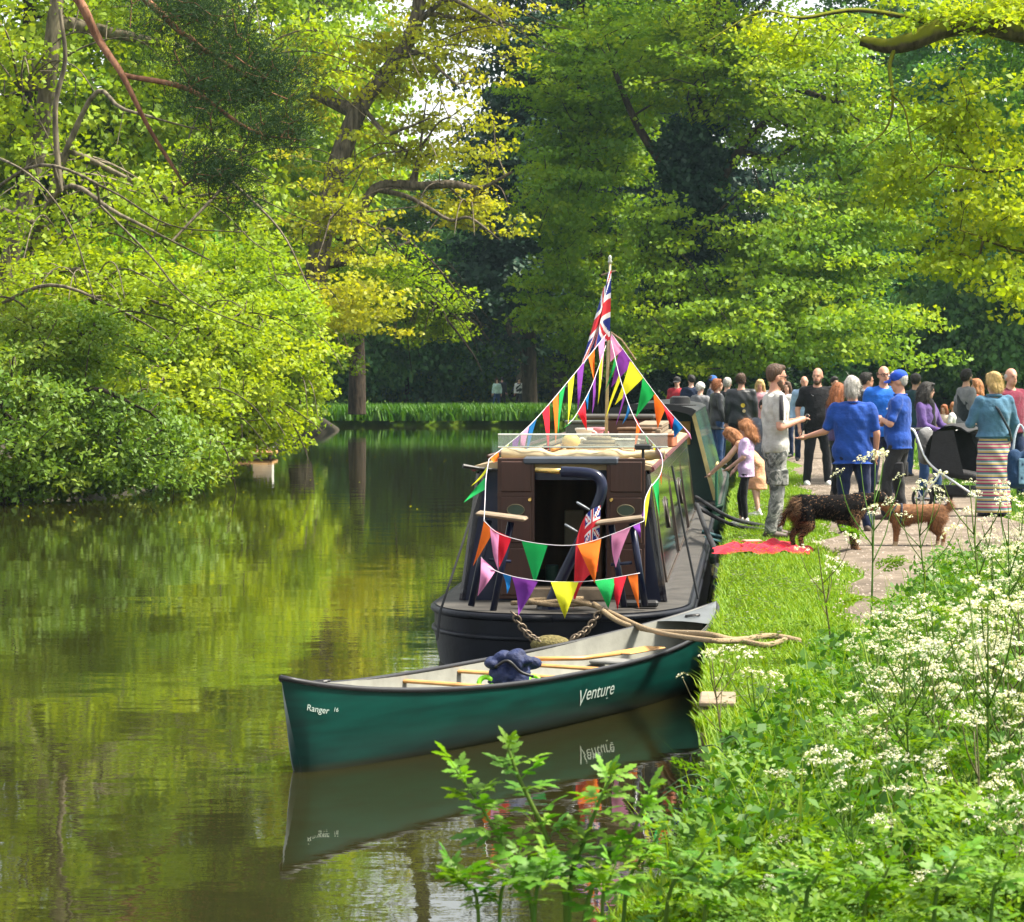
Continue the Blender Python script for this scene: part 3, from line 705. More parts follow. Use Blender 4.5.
def narrow_hull(parent, y0, y1, zdeck, hullm, bowrise=.45):
    rows = []
    for (h, z, s) in ((.86, -.35, .95), (.96, .02, 1.02), (1.0, .22, 1.1), (1.0, zdeck, 1.1)):
        o = outline(h, y0 + (1.1 - s) * .6, y1 - (.0 if z > .2 else .25), s, 2.3)
        rows.append([(x, y, z + (bowrise * max(0, (y - (y1 - 2.6)) / 2.6) ** 2 if z > .2 else 0)) for x, y in o])
    rows.append([(x * .985, y, z - .004) for x, y, z in rows[-1]])
    m = MB().grid(rows, close=True)
    h = m.build('hull', hullm, parent, auto=50)
    top = rows[-1]; n = len(top); c = MB()
    c.add([(x, y, z - .003) for x, y, z in top], [tuple(range(n))])
    c.build('deck', DECKP, h)
    for k, (zz, hh, rr, s) in enumerate(((zdeck - .035, 1.005, .028, 1.1), (.26, 1.005, .02, 1.1))):
        o = outline(hh, y0, y1, s, 2.3)
        MB().tube([(x, y, zz + bowrise * max(0, (y - (y1 - 2.6)) / 2.6) ** 2) for x, y in o + o[:1]], rr, 6).build('rubbing_strake', hullm, h, smooth=True)
    return h
DZ = 0.45
narrow_hull(boat, -1.15, 14.4, DZ, HULL)
# cabin: sides lean inwards, cambered roof
def cabin_section(hb, ht, z0, z1, camber):
    return [(-hb, z0), (-ht - .02, z1 - .05), (-ht, z1)] + [(ht * t, z1 + camber * (1 - t * t)) for t in (-.75, -.5, -.25, 0, .25, .5, .75)] + [(ht, z1), (ht + .02, z1 - .05), (hb, z0)]
CL = 12.0
hb, ht, zr, cam_ = .82, .665, 1.50, .07
for sgn in (-1, 1):
    m = MB().grid([[(sgn * hb, y, DZ), (sgn * (hb * .6 + ht * .4), y, DZ + .42), (sgn * (ht + .02), y, zr - .05), (sgn * (ht - .03), y, zr)] for y in np.linspace(0, CL, 9)])
    m.grid([[(sgn * (hb - .05), y, DZ), (sgn * (ht - .05), y, zr - .06)] for y in (0, CL)])
    m.grid([[(sgn * hb, 0, DZ), (sgn * (hb - .05), 0, DZ)], [(sgn * (ht + .02), 0, zr - .05), (sgn * (ht - .05), 0, zr - .06)]])
    s_ = m.build('cabin_side', SIDE, boat, auto=30)
    # painted panel lines standing proud, brass portholes, handrail
    for ya, yb in ((.35, 3.8), (4.1, 7.8), (8.1, 11.6)):
        f = lambda y, t: (sgn * (hb + (ht - hb) * t * 1.0 + .006), y, DZ + (zr - DZ) * t)
        MB().tube([f(ya, .12), f(yb, .12), f(yb, .86), f(ya, .86), f(ya, .12)], .006, 4).build('coach_line', mat('coach_line_paint', (.06, .04, .03), .4), s_)
    for y in (2.4, 6.8):
        t = .55; x = sgn * (hb + (ht - hb) * t + .01)
        p = MB().torus((x, y, DZ + (zr - DZ) * t), .13, .012, 16, 6, ax=(1, 0, .16 * sgn)).build('porthole', mat('dull_brass', (.05, .04, .03), .45, .2, 8, metallic=.3), s_, smooth=True)
        MB().lathe([(.118, -.004), (.118, .004)], (x, y, DZ + (zr - DZ) * t), 16, 'x').build('pane', mat('dark_glass', (.01, .012, .012), .05, coat=1), p)
m = MB()
sec = [(-.70, zr - .02)] + [(.69 * t, zr + .012 + cam_ * (1 - t * t)) for t in np.linspace(-1, 1, 11)] + [(.70, zr - .02)]
m.grid([[(x, y, z) for x, z in sec] for y in np.linspace(-.04, CL + .05, 8)])
m.add([(x, -.04, z) for x, z in sec], [tuple(range(len(sec)))])
roof = m.build('roof', CREAM, boat, auto=40)
for sgn in (-1, 1):
    MB().tube([(sgn * .62, y, zr + .075) for y in (.3, 4, 8, CL - .3)], .016, 6).build('handrail', WOODD, roof, smooth=True)
    MB().tube([(sgn * .70, y, zr - .015) for y in (-.04, 6, CL)], .022, 6).build('roof_edge', mat('maroon_trim', (.10, .02, .02), .4), roof)
# stern bulkhead with its opening; the cabin inside
m = MB()
zb, zt = DZ, zr - .03
def bulk(x0, x1, z0, z1, y=.02):
    return [(x0, y, z0), (x1, y, z0), (x1, y, z1), (x0, y, z1)]
m.add([(-.80, .0, zb), (-.22, .0, zb), (-.22, .0, zt), (-.66, .0, zt)], [(0, 1, 2, 3)])
m.add([(.34, .0, zb), (.80, .0, zb), (.66, .0, zt), (.34, .0, zt)], [(0, 1, 2, 3)])
m.add([(-.22, .0, 1.40), (.34, .0, 1.40), (.34, .0, zt + .05), (-.22, .0, zt + .05)], [(0, 1, 2, 3)])
m.build('stern_bulkhead', NAVY, boat)
m = MB(); m.cur = 0
m.add([(-.55, .05, .15), (.6, .05, .15), (.6, 2.6, .15), (-.55, 2.6, .15)], [(0, 1, 2, 3)])
m.add([(-.55, .05, .15), (-.55, 2.6, .15), (-.55, 2.6, zt), (-.55, .05, zt)], [(0, 1, 2, 3)])
m.add([(.6, .05, .15), (.6, 2.6, .15), (.6, 2.6, zt), (.6, .05, zt)], [(3, 2, 1, 0)])
m.add([(-.55, 2.6, .15), (.6, 2.6, .15), (.6, 2.6, zt), (-.55, 2.6, zt)], [(0, 1, 2, 3)])
m.build('cabin_lining', WOODI, boat)
m = MB(); m.bev((.0, 1.3, .95), (.16, .04, .30), .01); m.build('wall_panel', mat('pale_wall_panel', (.30, .26, .16), .6), boat)
m = MB(); m.bev((.24, 1.0, .75), (.05, .5, .9), .01); m.build('inner_door', WOODI, boat)
MB().lathe([(.05, 0), (.055, .12), (.05, .13)], (-.14, .7, .55), 12).build('kettle', mat('green_enamel', (.02, .06, .04), .3), boat)
# two stern doors swung open, each of three framed panels with an oval plate
for (x0, x1, sw) in ((-.505, -.215, 1), (.350, .650, -1)):
    w = x1 - x0; cx = (x0 + x1) / 2; zc0, zc1 = DZ + .02, 1.575
    d = MB().bev((cx, -.10, (zc0 + zc1) / 2), (w, .035, zc1 - zc0), .006).build('stern_door', WOODD, boat)
    for (za, zb_) in ((.03, .40), (.44, .80), (.84, 1.08)):
        MB().bev((cx, -.122, zc0 + (za + zb_) / 2), (w - .05, .016, zb_ - za), .007).build('door_panel', WOODD, d)
    for z in (zc0 + .42, zc0 + .82):
        MB().box((cx, -.1195, z), (w, .006, .03)).build('rail', WOODD, d)
    MB().lathe([(.07, -.004), (.07, .004), (.055, .006)], (cx, -.135, zc0 + .70), 16, 'y', sy=.62).build('oval_plate', mat('green_brass_plate', (.035, .055, .035), .4), d)
    MB().tube([(cx + .068 * math.cos(q), -.139, zc0 + .70 + .043 * math.sin(q)) for q in np.linspace(0, 2 * math.pi, 17)], .005, 5).build('plate_ring', mat('tarnished_brass', (.14, .12, .07), .4, metallic=.5), d)
    MB().lathe([(.012, -.03), (.018, -.02), (.012, 0)], (cx + sw * w * .38, -.125, zc0 + .78), 10, 'y').build('door_knob', BRASS, d)
    MB().bev((cx + sw * (w / 2 - .02), -.075, 1.53), (.035, .05, .10), .004).build('hinge', mat('pale_hinge', (.45, .38, .25), .5), d)
# sliding hatch and the step below it
MB().bev((.07, .35, 1.555), (.74, 1.0, .055), .012).build('sliding_hatch', SLIDE, boat)
MB().bev((.05, -.03, DZ + .06), (.6, .22, .10), .01).build('step', WOODG, boat)
# tiller: swan neck and brass end
sw = [L(549, 606, 19.75), L(556, 590, 19.75), L(578, 545, 19.75), L(596, 508, 19.75), L(602, 488, 19.75), L(598, 477, 19.76), L(586, 473, 19.78), L(562, 471.5, 19.85)]
MB().tube(catmull(sw, 5), .042, 10).build('tiller', NAVY, boat, smooth=True)
MB().tube([L(562, 471.5, 19.85), L(536, 470, 19.95)], [.022, .019], 8).build('tiller_end', BRASS, boat, smooth=True)
MB().lathe([(.10, 0), (.09, .05), (.05, .07)], tuple(L(549, 610, 19.75)), 12).build('rudder_post', NAVY, boat)
for (px, py) in ((583, 506), (571, 528)):
    p = L(px, py, 19.70)
    MB().torus(p, .05, .009, 12, 5, ax=(.5, .1, .85)).build('clip', STEEL, boat)
# seats on the stern rail: board on two splayed posts each
for brd, posts in (([(477, 513), (527, 519)], [((489, 520), (471, 606)), ((511, 522), (493, 611))]), ([(596, 523), (644, 517)], [((611, 525), (624, 607)), ((632, 523), (645, 606))])):
    a, b = L(*brd[0], 19.55), L(*brd[1], 19.55); c = (a + b) / 2
    r = MB().bev(c, ((b - a).length, .26, .03), .012, ry=-math.atan2(b.z - a.z, b.x - a.x)).build('seat_board', WOODG, boat)
    for p, q in posts:
        MB().tube([L(*p, 19.6), L(*q, 19.6)], .026, 8).build('rail_post', NAVY, boat, smooth=True)
    MB().tube([L(*posts[0][0], 19.6) + Vector((0, 0, -.3)), L(*posts[1][0], 19.6) + Vector((0, 0, -.3))], .014, 6).build('cross_bar', NAVY, boat, smooth=True)
# clear wind screen over the cabin back, folded canvas under it, lamp
a, b = L(498, 447, 20.5), L(668, 447, 20.5)
scr = MB().box(((a.x + b.x) / 2, a.y, a.z + .05), (b.x - a.x, .008, .095)).build('wind_screen', PERSP, boat)
MB().tube([a + Vector((0, 0, .10)), b + Vector((0, 0, .10))], .007, 5).build('screen_rail', mat('pale_metal', (.6, .62, .58), .35, metallic=.6), scr)
MB().tube([a, b], .007, 5).build('screen_rail', M['pale_metal'], scr)
rc = random.Random(4); rows = []
for i in range(25):
    t = i / 24; c = a.lerp(b, .02 + .96 * t); rr = .05 + .016 * math.sin(t * 13) + .014 * math.sin(t * 29 + 1)
    rows.append([(c.x, c.y + .06 + rr * 1.3 * math.cos(q), c.z - .055 + rr * (.8 + .25 * math.sin(q * 3 + t * 20)) * math.sin(q) - .02 * math.sin(math.pi * t)) for q in np.linspace(0, 2 * math.pi, 11)[:-1]])
MB().grid(rows, close=True).build('folded_canvas', CANVAS, boat, smooth=True)
p = L(643, 447, 20.3)
lm = MB().tube([p, p - Vector((0, 0, .16))], .012, 6).build('lamp_post', BLK, boat)
MB().bev(p, (.13, .09, .045), .01).build('lamp', BLK, lm)
p = L(463, 466, 20.3); MB().tube([p, p + Vector((.12, .05, -.02)), p + Vector((.32, .1, -.04))], [.018, .012, .012], 6).build('side_arm', BLK, boat)
# straps down the cabin corners
MB().tube([L(672, 466, 20.3), L(684, 530, 20.2), L(698, 599, 20.1)], .010, 5).build('side_strap', ROPEB, boat)
MB().tube([L(486, 468, 20.3), L(462, 545, 19.9), L(440, 612, 19.6), L(437, 640, 19.5)], .010, 5).build('side_strap', ROPEB, boat)
# stern fender on two chains
fen = MB().ell(L(551, 645, 19.05), (.155, .10, .075), 14, 8).build('stern_fender', COIR, boat, smooth=True)
for pa, pb in (((513, 612), (543, 643)), ((602, 608), (570, 640))):
    A_, B_ = L(*pa, 19.2), L(*pb, 19.0); n = 11
    proto = None
    for i in range(n):
        t = (i + .5) / n; c = A_.lerp(B_, t) - Vector((0, 0, .05 * math.sin(math.pi * t)))
        if proto is None: proto = MB().torus((0, 0, 0), .024, .0075, 10, 5, sx=1.35).build('chain_link', CHAIN, fen, smooth=True); o = proto
        else: o = proto.copy(); link(o, fen)
        o.location = c; o.rotation_euler = (math.radians(90 * (i % 2)), math.atan2(-(B_ - A_).z, (B_ - A_).x), .2)
MB().bev((.62, -.55, DZ + .03), (.30, .12, .05), .015).build('stern_cleat', BLK, boat)
MB().tube(catmull([(-.35, -.6, DZ + .03), (-.1, -.75, DZ + .05), (.1, -.65, DZ + .06), (.25, -.8, DZ + .05), (.0, -.85, DZ + .04), (-.2, -.7, DZ + .06), (.2, -.6, DZ + .07)], 6), .018, 6).build('coiled_line', ROPE, boat, smooth=True)
MB().tube([(0, 13.9, .7), (0, 14.1, .95)], .04, 8).build('bow_post', NAVY, boat)
MB().grid([[(-.75, 12.05, DZ + .05), (-.62, 12.05, 1.4), (.62, 12.05, 1.4), (.75, 12.05, DZ + .05)], [(-.8, 12.2, DZ), (-.66, 12.2, 1.42), (.66, 12.2, 1.42), (.8, 12.2, DZ)]]).build('front_bulkhead', NAVY, boat)
# things carried on the roof
def on_roof(px, py, d, z=None):
    p = W(px, py, d); p.z = zr + .075 if z is None else z; return p
t = thing('yellow_buoy', 'round yellow buoy lying on the cream boat roof', 'buoy', on_roof(571, 425, 22.6), .3)
MB().ell((0, 0, .07), (.085, .07, .07), 14, 9).build('float', mat('buoy_yellow', (.75, .50, .12), .5), t, smooth=True); MB().torus((.10, 0, .07), .03, .01, 10, 5, ax=(0, 1, 0)).build('ring', WHITE, t)
t = thing('rope_coil', 'coil of pale rope domed on the middle of the boat roof', 'rope', on_roof(599, 430, 21.8))
for k in range(4): MB().torus((0, 0, .02 + .033 * k), .19 - .035 * k, .022, 22, 6).build('turn', ROPE, t, smooth=True)
t = thing('plank_stack', 'stack of grey planks lying along the boat roof', 'planks', on_roof(650, 420, 25.5), -BTH)
for k in range(4): MB().bev((.02 * (k % 2), .1 * k, .03 + .045 * k), (.34 - .03 * k, 3.0 - .3 * k, .04), .006).build('plank', WOODG, t)
t = thing('roof_box', 'long low brown storage box on the far half of the boat roof', 'box', on_roof(618, 415, 27.5), -BTH)
MB().bev((0, 0, .10), (.75, .9, .2), .02).build('body', WOODD, t); MB().bev((0, 0, .22), (.80, .95, .04), .012).build('lid', DECKP, t)
for i, (px, d, c, lab) in enumerate(((584, 24.4, (.6, .58, .52), 'white enamel pot on the boat roof left of the mast'), (596, 24.8, (.6, .25, .3), 'pink enamel pot on the boat roof beside the mast'))):
    t = thing('plant_pot', lab, 'pot', on_roof(px, 430, d))
    MB().lathe([(.05, 0), (.075, .13), (.085, .135), (.085, .155), (.07, .15)], n=12).build('pot', mat('pot_paint_%d' % i, c, .5), t, auto=40)
    MB().torus((.085, 0, .09), .035, .008, 10, 5, ax=(0, 1, 0)).build('handle', M['pot_paint_%d' % i], t, smooth=True)

t = thing('boat_poles', 'long tan boat poles lying along the left side of the boat roof', 'poles', on_roof(566, 425, 23.4), -BTH)
for k in range(3): MB().tube([(-.05 * k, -1.6 + .2 * k, .03 + .03 * (k % 2)), (-.03 * k, 3.0, .03 + .03 * (k % 2))], .022, 7).build('pole', [WOODL, WOODG, WOODD][k], t, smooth=True)
for i, (px, d, sz, c, lab) in enumerate(((640, 24.6, (.34, .28, .16), (.12, .07, .04), 'brown wooden crate on the boat roof right of the mast'), (661, 23.6, (.26, .30, .12), (.30, .10, .05), 'rust coloured box at the right side of the boat roof'), (586, 26.2, (.40, .3, .20), (.05, .06, .05), 'dark green chest on the far part of the boat roof'), (625, 23.0, (.22, .18, .09), (.45, .43, .40), 'small white tin on the boat roof below the bunting'))):
    t = thing('roof_crate', lab, 'box', on_roof(px, 425, d), -BTH + .2 * (i - 1.5)); m_ = mat('crate_%d' % i, c, .7, .35, 9, .3)
    MB().bev((0, 0, sz[2] * .42), (sz[0], sz[1], sz[2] * .84), .012).build('body', m_, t); MB().bev((0, 0, sz[2] * .92), (sz[0] + .02, sz[1] + .02, sz[2] * .15), .008).build('lid', m_, t)

# mast with the union flag
MASTD = 23.6
mb_, mt_ = W(606, 424, MASTD), W(610, 264, MASTD); mb_.z = zr + .07
mast = thing('flag_mast', 'pale wooden mast carrying the flag on the boat roof', 'mast', mb_)
MB().tube([(0, 0, 0), mt_ - mb_], [.016, .011], 8).build('pole', mat('pale_pole', (.36, .30, .18), .6, .2, 20), mast, smooth=True)
MB().lathe([(.013, 0), (.022, .02), (.013, .04), (.018, .055), (.007, .08)], tuple(mt_ - mb_), 10).build('finial', mat('dull_silver', (.4, .42, .36), .4, metallic=.5), mast, smooth=True)
MB().tube([mt_ - mb_ + Vector((-.08, 0, -.1)), mt_ - mb_ + Vector((.05, 0, -.06))], .008, 5).build('crosspiece', WOODG, mast)
MB().tube([W(611, 332, MASTD) - mb_, W(622, 340, MASTD) - mb_, W(636, 360, MASTD) - mb_], .008, 5).build('halyard', ROPE, mast)
MB().lathe([(.10, -.01), (.10, .03), (.04, .05)], (0, 0, 0), 12).build('base', WOODD, mast)
F_RED = mat('flag_red', (.55, .02, .035), .8, .1, 10); F_WHT = mat('flag_white', (.72, .70, .72), .8, .06, 10); F_BLU = mat('flag_blue', (.010, .022, .20), .8, .1, 10)
def union(u, v):
    """0 red 1 white 2 blue of the union flag, u 0..2 along, v 0..1 up"""
    x, y = u - 1, (v - .5)
    if abs(x) < .10 or abs(y) < .10: return 0
    if abs(x) < .17 or abs(y) < .17: return 1
    dist = abs(abs(x) * .5 - abs(y)) / math.hypot(.5, 1) 
    if dist < .035: return 0
    if dist < .10: return 1
    return 2
def flag_cloth(name, place, nu, nv, colour, parent):
    m = MB(); rows = [[place(i / nu, j / nv) for j in range(nv + 1)] for i in range(nu + 1)]
    m.grid(rows); m.mi = [colour((i + .5) / nu, (j + .5) / nv) for i in range(nu) for j in range(nv)]
    return m.build(name, [F_RED, F_WHT, F_BLU], parent, smooth=True)
htop, hbot = W(609, 270, MASTD) - mb_, W(607.5, 340, MASTD) - mb_
def drape(u, v):
    # hoist along the mast, fly hangs down in folds close to it
    h = hbot.lerp(htop, v)
    fold = .05 * math.sin(u * 11 + v * 3) * u
    return h + Vector((-(.06 + .20 * (1 - v)) * u ** .8 - .015 * math.sin(u * 7) + .02, fold - .05 - .03 * u, -.16 * u - .10 * u * u * (1 - v)))
flag = thing('union_flag', 'red white and blue union flag hanging limp from the mast', 'flag', mb_)
flag_cloth('cloth', drape, 72, 40, lambda u, v: union(u * 2, v), flag)
ens0 = W(598, 508, 19.58)
ens = thing('red_ensign', 'small red ensign hanging from the tiller', 'flag', ens0)
def ens_p(u, v):
    return Vector((-.27 * u * (1 - .3 * u) + .02 * v, .02 * math.sin(u * 9 + v * 3), .02 - .50 * (1 - v) - .30 * u + .07 * math.sin(3 * u)))
flag_cloth('cloth', ens_p, 40, 30, lambda u, v: (union(u * 2 / .5, (v - .5) * 2) if u < .5 and v > .5 else 0), ens)

# ------------------------------------------------------------------ bunting
BC = {'o': (.80, .17, .02), 'g': (.015, .38, .09), 'y': (.72, .72, .03), 'p': (.22, .05, .36), 'k': (.72, .28, .50), 'r': (.65, .02, .04), 'b': (.01, .16, .45)}
BN = {'o': 'orange', 'g': 'green', 'y': 'yellow', 'p': 'purple', 'k': 'pink', 'r': 'red', 'b': 'blue'}
CORD = mat('white_cord', (.55, .52, .56), .8, .1, 20)
def bmat(k):
    """thin coloured cloth, some light comes through"""
    n = BN[k] + '_bunting'
    if n in M: return M[n]
    m = mat(n, BC[k], .85, .1, 15, .1, 40, spec=.15); nt = m.node_tree; b = nt.nodes['Principled BSDF']; o = nt.nodes['Material Output']
    tr = nt.nodes.new('ShaderNodeBsdfTranslucent'); tr.inputs[0].default_value = (*BC[k], 1); mx = nt.nodes.new('ShaderNodeMixShader'); mx.inputs[0].default_value = .35
    nt.links.new(b.outputs[0], mx.inputs[1]); nt.links.new(tr.outputs[0], mx.inputs[2]); nt.links.new(mx.outputs[0], o.inputs[0]); return m
rbn = random.Random(12)
def bunting(label, pts, flags, size=(.19, .27), sagn=6, wind=(-.05, 0), fat=1.0, tape=.0029):
    """pts: points of the cord; flags: (place along it 0..1, colour, width, length, sideways pull)"""
    P = catmull(pts, sagn); o = P[0].copy(); t = thing('bunting', label, 'bunting', o, group='strings of bunting on the narrowboat')
    MB().tube([p - o for p in P], tape, 5).build('cord', CORD, t, smooth=True)
    cum = [0]
    for a, b in zip(P, P[1:]): cum.append(cum[-1] + (b - a).length)
    def at(s):
        s = max(0, min(cum[-1] - 1e-6, s))
        for i in range(len(P) - 1):
            if cum[i + 1] >= s: return P[i].lerp(P[i + 1], (s - cum[i]) / (cum[i + 1] - cum[i]))
    for (f, k, w, h, dx) in flags:
        w *= fat; h *= .5 + .5 * fat
        s = f * cum[-1]; a, b = at(s - w / 2) - o, at(s + w / 2) - o; mid = (a + b) / 2
        tip = mid + Vector((dx, rbn.uniform(-.05, .03), -h)); rows = []
        bend = Vector((rbn.uniform(-.03, .03), rbn.uniform(-.13, .13), 0))
        for i in range(6):
            q = i / 5; l, r = a.lerp(tip, q), b.lerp(tip, q); m_ = (l + r) / 2 + bend * math.sin(math.pi * q) + Vector((0, .012 * math.sin(9 * q + f * 20), 0))
            if q < 1: rows.append([l + bend * .4 * math.sin(math.pi * q), m_, r + bend * .2 * math.sin(math.pi * q)])
        m = MB().grid(rows); n = len(m.v); m.v.append(tuple(tip)); m.f += [(n - 3, n - 2, n), (n - 2, n - 1, n)]; m.mi += [0, 0]
        m.build('flag', bmat(k), t, smooth=True)
    return t
DR = 19.35
bunting('bunting string across the stern at seat height with green and orange flags', [W(484, 521, DR), W(500, 534, DR - .05), W(535, 543, DR - .1), W(575, 545, DR - .1), W(610, 535, DR - .05), W(644, 521, DR)],
        [(.03, 'o', .14, .30, -.12), (.085, 'k', .09, .30, .03), (.135, 'r', .16, .25, -.02), (.335, 'g', .20, .31, 0), (.655, 'o', .19, .31, .04), (.855, 'k', .16, .28, -.04), (.95, 'p', .06, .1, .03)])
bunting('lowest bunting string across the stern with purple and yellow flags', [W(481, 557, DR - .05), W(492, 569, DR - .1), W(520, 578, DR - .15), W(560, 582, DR - .15), W(600, 580, DR - .1), W(640, 573, DR - .05)],
        [(.06, 'k', .17, .24, -.08), (.20, 'b', .07, .14, .0), (.31, 'p', .20, .27, -.05), (.545, 'y', .21, .27, 0), (.79, 'g', .17, .22, .02), (.88, 'r', .10, .25, -.02), (.955, 'o', .08, .26, .05)])
top = W(609, 330, MASTD)
bunting('bunting string from the mast down to the left roof corner', [W(608, 332, MASTD), W(575, 373, 22.8), W(530, 425, 21.4), W(489, 459, 20.4)],
        [(.05, 'k', .13, .30, .0), (.13, 'o', .12, .2, .02), (.215, 'p', .15, .36, -.03), (.30, 'y', .15, .34, -.03), (.385, 'g', .15, .33, -.04), (.455, 'o', .14, .33, .0), (.55, 'r', .16, .30, .02), (.665, 'b', .17, .26, -.06), (.735, 'k', .16, .27, -.06), (.80, 'p', .16, .20, -.02), (.88, 'y', .13, .06, .0), (.965, 'o', .14, .15, .12)], fat=1.45)
bunting('bunting string from the mast down to the right roof edge', [W(611, 333, MASTD), W(635, 366, 23.5), W(664, 405, 23.3), W(690, 434, 23.1)],
        [(.07, 'k', .17, .17, -.06), (.20, 'p', .17, .27, -.14), (.33, 'y', .18, .30, -.2), (.49, 'g', .17, .26, -.12), (.63, 'o', .17, .24, -.02), (.74, 'r', .15, .16, .03), (.85, 'b', .15, .14, -.03), (.97, 'k', .13, .08, .05)], fat=1.2)
bunting('bunting string from the mast down to the lamp at the near right corner', [W(611, 340, MASTD), W(622, 385, 22.6), W(638, 425, 21.4), W(660, 452, 20.4), W(661, 472, 20.1), W(652, 486, 19.8)],
        [(.12, 'g', .12, .24, -.1), (.22, 'y', .11, .3, -.12), (.33, 'p', .10, .24, -.08), (.42, 'b', .12, .14, -.06), (.50, 'r', .14, .15, .06), (.585, 'o', .14, .22, -.04), (.68, 'g', .10, .12, .05), (.765, 'y', .09, .12, .0), (.80, 'p', .13, .08, .03), (.905, 'o', .12, .12, .0), (.97, 'g', .14, .24, .03)], fat=1.35)
bunting('short bunting string inside the left one below the flag', [W(606, 345, MASTD), W(592, 385, 23.0), W(576, 415, 22.6), W(568, 424, 22.4)],
        [(.18, 'y', .14, .34, -.03), (.42, 'p', .10, .26, -.02), (.6, 'b', .10, .12, 0), (.74, 'r', .15, .18, .05), (.93, 'g', .10, .06, -.08)], fat=1.4)
bunting('bunting hanging down the left stern corner with yellow and green flags', [W(489, 459, 20.4), W(486, 478, 19.9), W(485, 500, 19.6), W(484, 521, DR)],
        [(.24, 'y', .18, .14, -.13), (.36, 'p', .06, .16, -.03), (.52, 'g', .22, .15, -.17)])
bunting('bunting hanging down the right stern corner with a yellow flag', [W(652, 484, 19.8), W(645, 500, 19.6), W(644, 521, DR)],
        [(.25, 'y', .20, .26, -.02), (.75, 'p', .1, .12, -.05)])

# ------------------------------------------------------------------ the green boat moored ahead
B2 = Vector((1.98, 37.0, 0))
boat2 = thing('green_narrowboat', 'green narrowboat with a dark arched cabin end moored beyond the navy boat', 'boat', B2, -BTH)
narrow_hull(boat2, -1.0, 13.5, .42, mat('dark_green_hull', (.010, .03, .022), .3, .3, 4))
B2I = (Matrix.Translation(B2) @ Matrix.Rotation(-BTH, 4, 'Z')).inverted()
def L2(px, py, d): return B2I @ W(px, py, d)
sec = [(-.95, .42), (-.62, 1.70)] + [(.62 * t, 1.72 + .09 * (1 - t * t)) for t in (-.9, -.5, 0, .5, .9)] + [(.62, 1.70), (.95, .42)]
for sgn in (-1, 1):
    s_ = MB().grid([[(sgn * .95, y, .42), (sgn * .62, y, 1.70)] for y in np.linspace(.3, 9, 6)]).build('cabin_side', GREENB, boat2)
    MB().add([(sgn * .94, .28, .45), (sgn * .62, .28, 1.70), (sgn * .56, .28, 1.70), (sgn * .88, .28, .45)], [(0, 1, 2, 3)]).build('gold_edge', mat('gold_paint', (.45, .36, .14), .5), s_)
    w_ = MB().bev((sgn * .94, -.35, .70), (.04, 1.2, .55), .015).build('stern_side_panel', GREENB, boat2)
    MB().tube([(sgn * .94, -.95, .99), (sgn * .94, .25, .99)], .02, 6).build('panel_rail', mat('gold_paint', (.45, .36, .14), .5), w_)
MB().grid([[(x * 1.02, y, z + .02) for x, z in sec[1:-1]] for y in (.1, 9)]).build('roof', BLK, boat2, smooth=True)
MB().prism([(x * 1.03, z + .035) for x, z in sec[1:-1]] + [(x * .93, z - .05) for x, z in reversed(sec[1:-1])], .1, .16).build('arch', BLK, boat2)
MB().grid([[(-.86, .9, .42), (-.56, .9, 1.72)], [(.86, .9, .42), (.56, .9, 1.72)]]).build('stern_bulkhead', mat('dark_green_panelling', (.012, .04, .028), .5, .2, 5), boat2)
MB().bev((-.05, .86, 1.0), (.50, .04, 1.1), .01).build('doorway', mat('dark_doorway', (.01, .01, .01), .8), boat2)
MB().bev((.42, .85, 1.40), (.24, .03, .34), .01).build('ochre_panel', mat('ochre_panelling', (.50, .28, .05), .5, .2, 5), boat2)
t = thing('black_hat', 'flat black hat lying on the roof of the green boat', 'hat', B2 + Vector((.45, .6, 1.80)))
MB().lathe([(.24, 0), (.24, .015), (.15, .03), (.14, .12), (.10, .14)], n=14).build('hat', BLK, t, auto=40)

# ------------------------------------------------------------------ ropes to the bank
def rope(name, label, pts, r, m, twist=True, n=8):
    P = catmull(pts, n); o = P[-1].copy(); t = thing(name, label, 'rope', o)
    MB().tube([p - o for p in P], r, 6).build('strand', m, t, smooth=True); return t
g1 = G(800, 639)
mr = rope('mooring_rope', 'thick tan rope running from the stern over the canoe to the lawn', [W(594, 604, 19.4), W(620, 622, 18.8), W(655, 631, 18.2), G(706, 634, .60), G(735, 640, .565), G(770, 636, .56), G(800, 641, .54)], .020, ROPE)
P2 = catmull([W(560, 598, 19.5), W(600, 608, 19.35), W(650, 630, 18.15), G(706, 640, .60), G(740, 641, .565), G(766, 645, .56), G(790, 638, .54)], 8)
MB().tube([p - mr.location for p in P2], .018, 6).build('strand', ROPE, mr, smooth=True)
for i, (pa, pb, da, m_, lab) in enumerate((((696, 497), (764, 526), 30.0, ROPEB, 'upper black mooring line from the cabin side to the bank'), ((698, 508), (768, 530), 29.5, ROPEB, 'lower black mooring line from the cabin side to the bank'), ((702, 532), (768, 535), 28.6, ROPET, 'upper teal mooring line low over the lawn'), ((704, 538), (766, 539), 28.4, ROPET, 'lower teal mooring line low over the lawn'))):
    rope('mooring_line', lab, [W(*pa, da), W((pa[0] + pb[0]) / 2, (pa[1] + pb[1]) / 2 + 6, 28.6), G(*pb, GZ + .02)], .022, m_)
rope('side_line', 'black line looped along the right side of the navy boat', [W(697, 505, 29), W(706, 530, 27.5), W(717, 556, 25.5), W(716, 580, 24)], .03, ROPEB)
p = G(769, 533); t = thing('mooring_pin', 'dark steel mooring pin driven into the lawn', 'pin', p); MB().tube([(0, 0, -.1), (.03, 0, .18)], .014, 6).build('rod', CHAIN, t); MB().torus((.02, 0, .12), .035, .008, 10, 5, ax=(0, 1, 0)).build('ring', CHAIN, t)

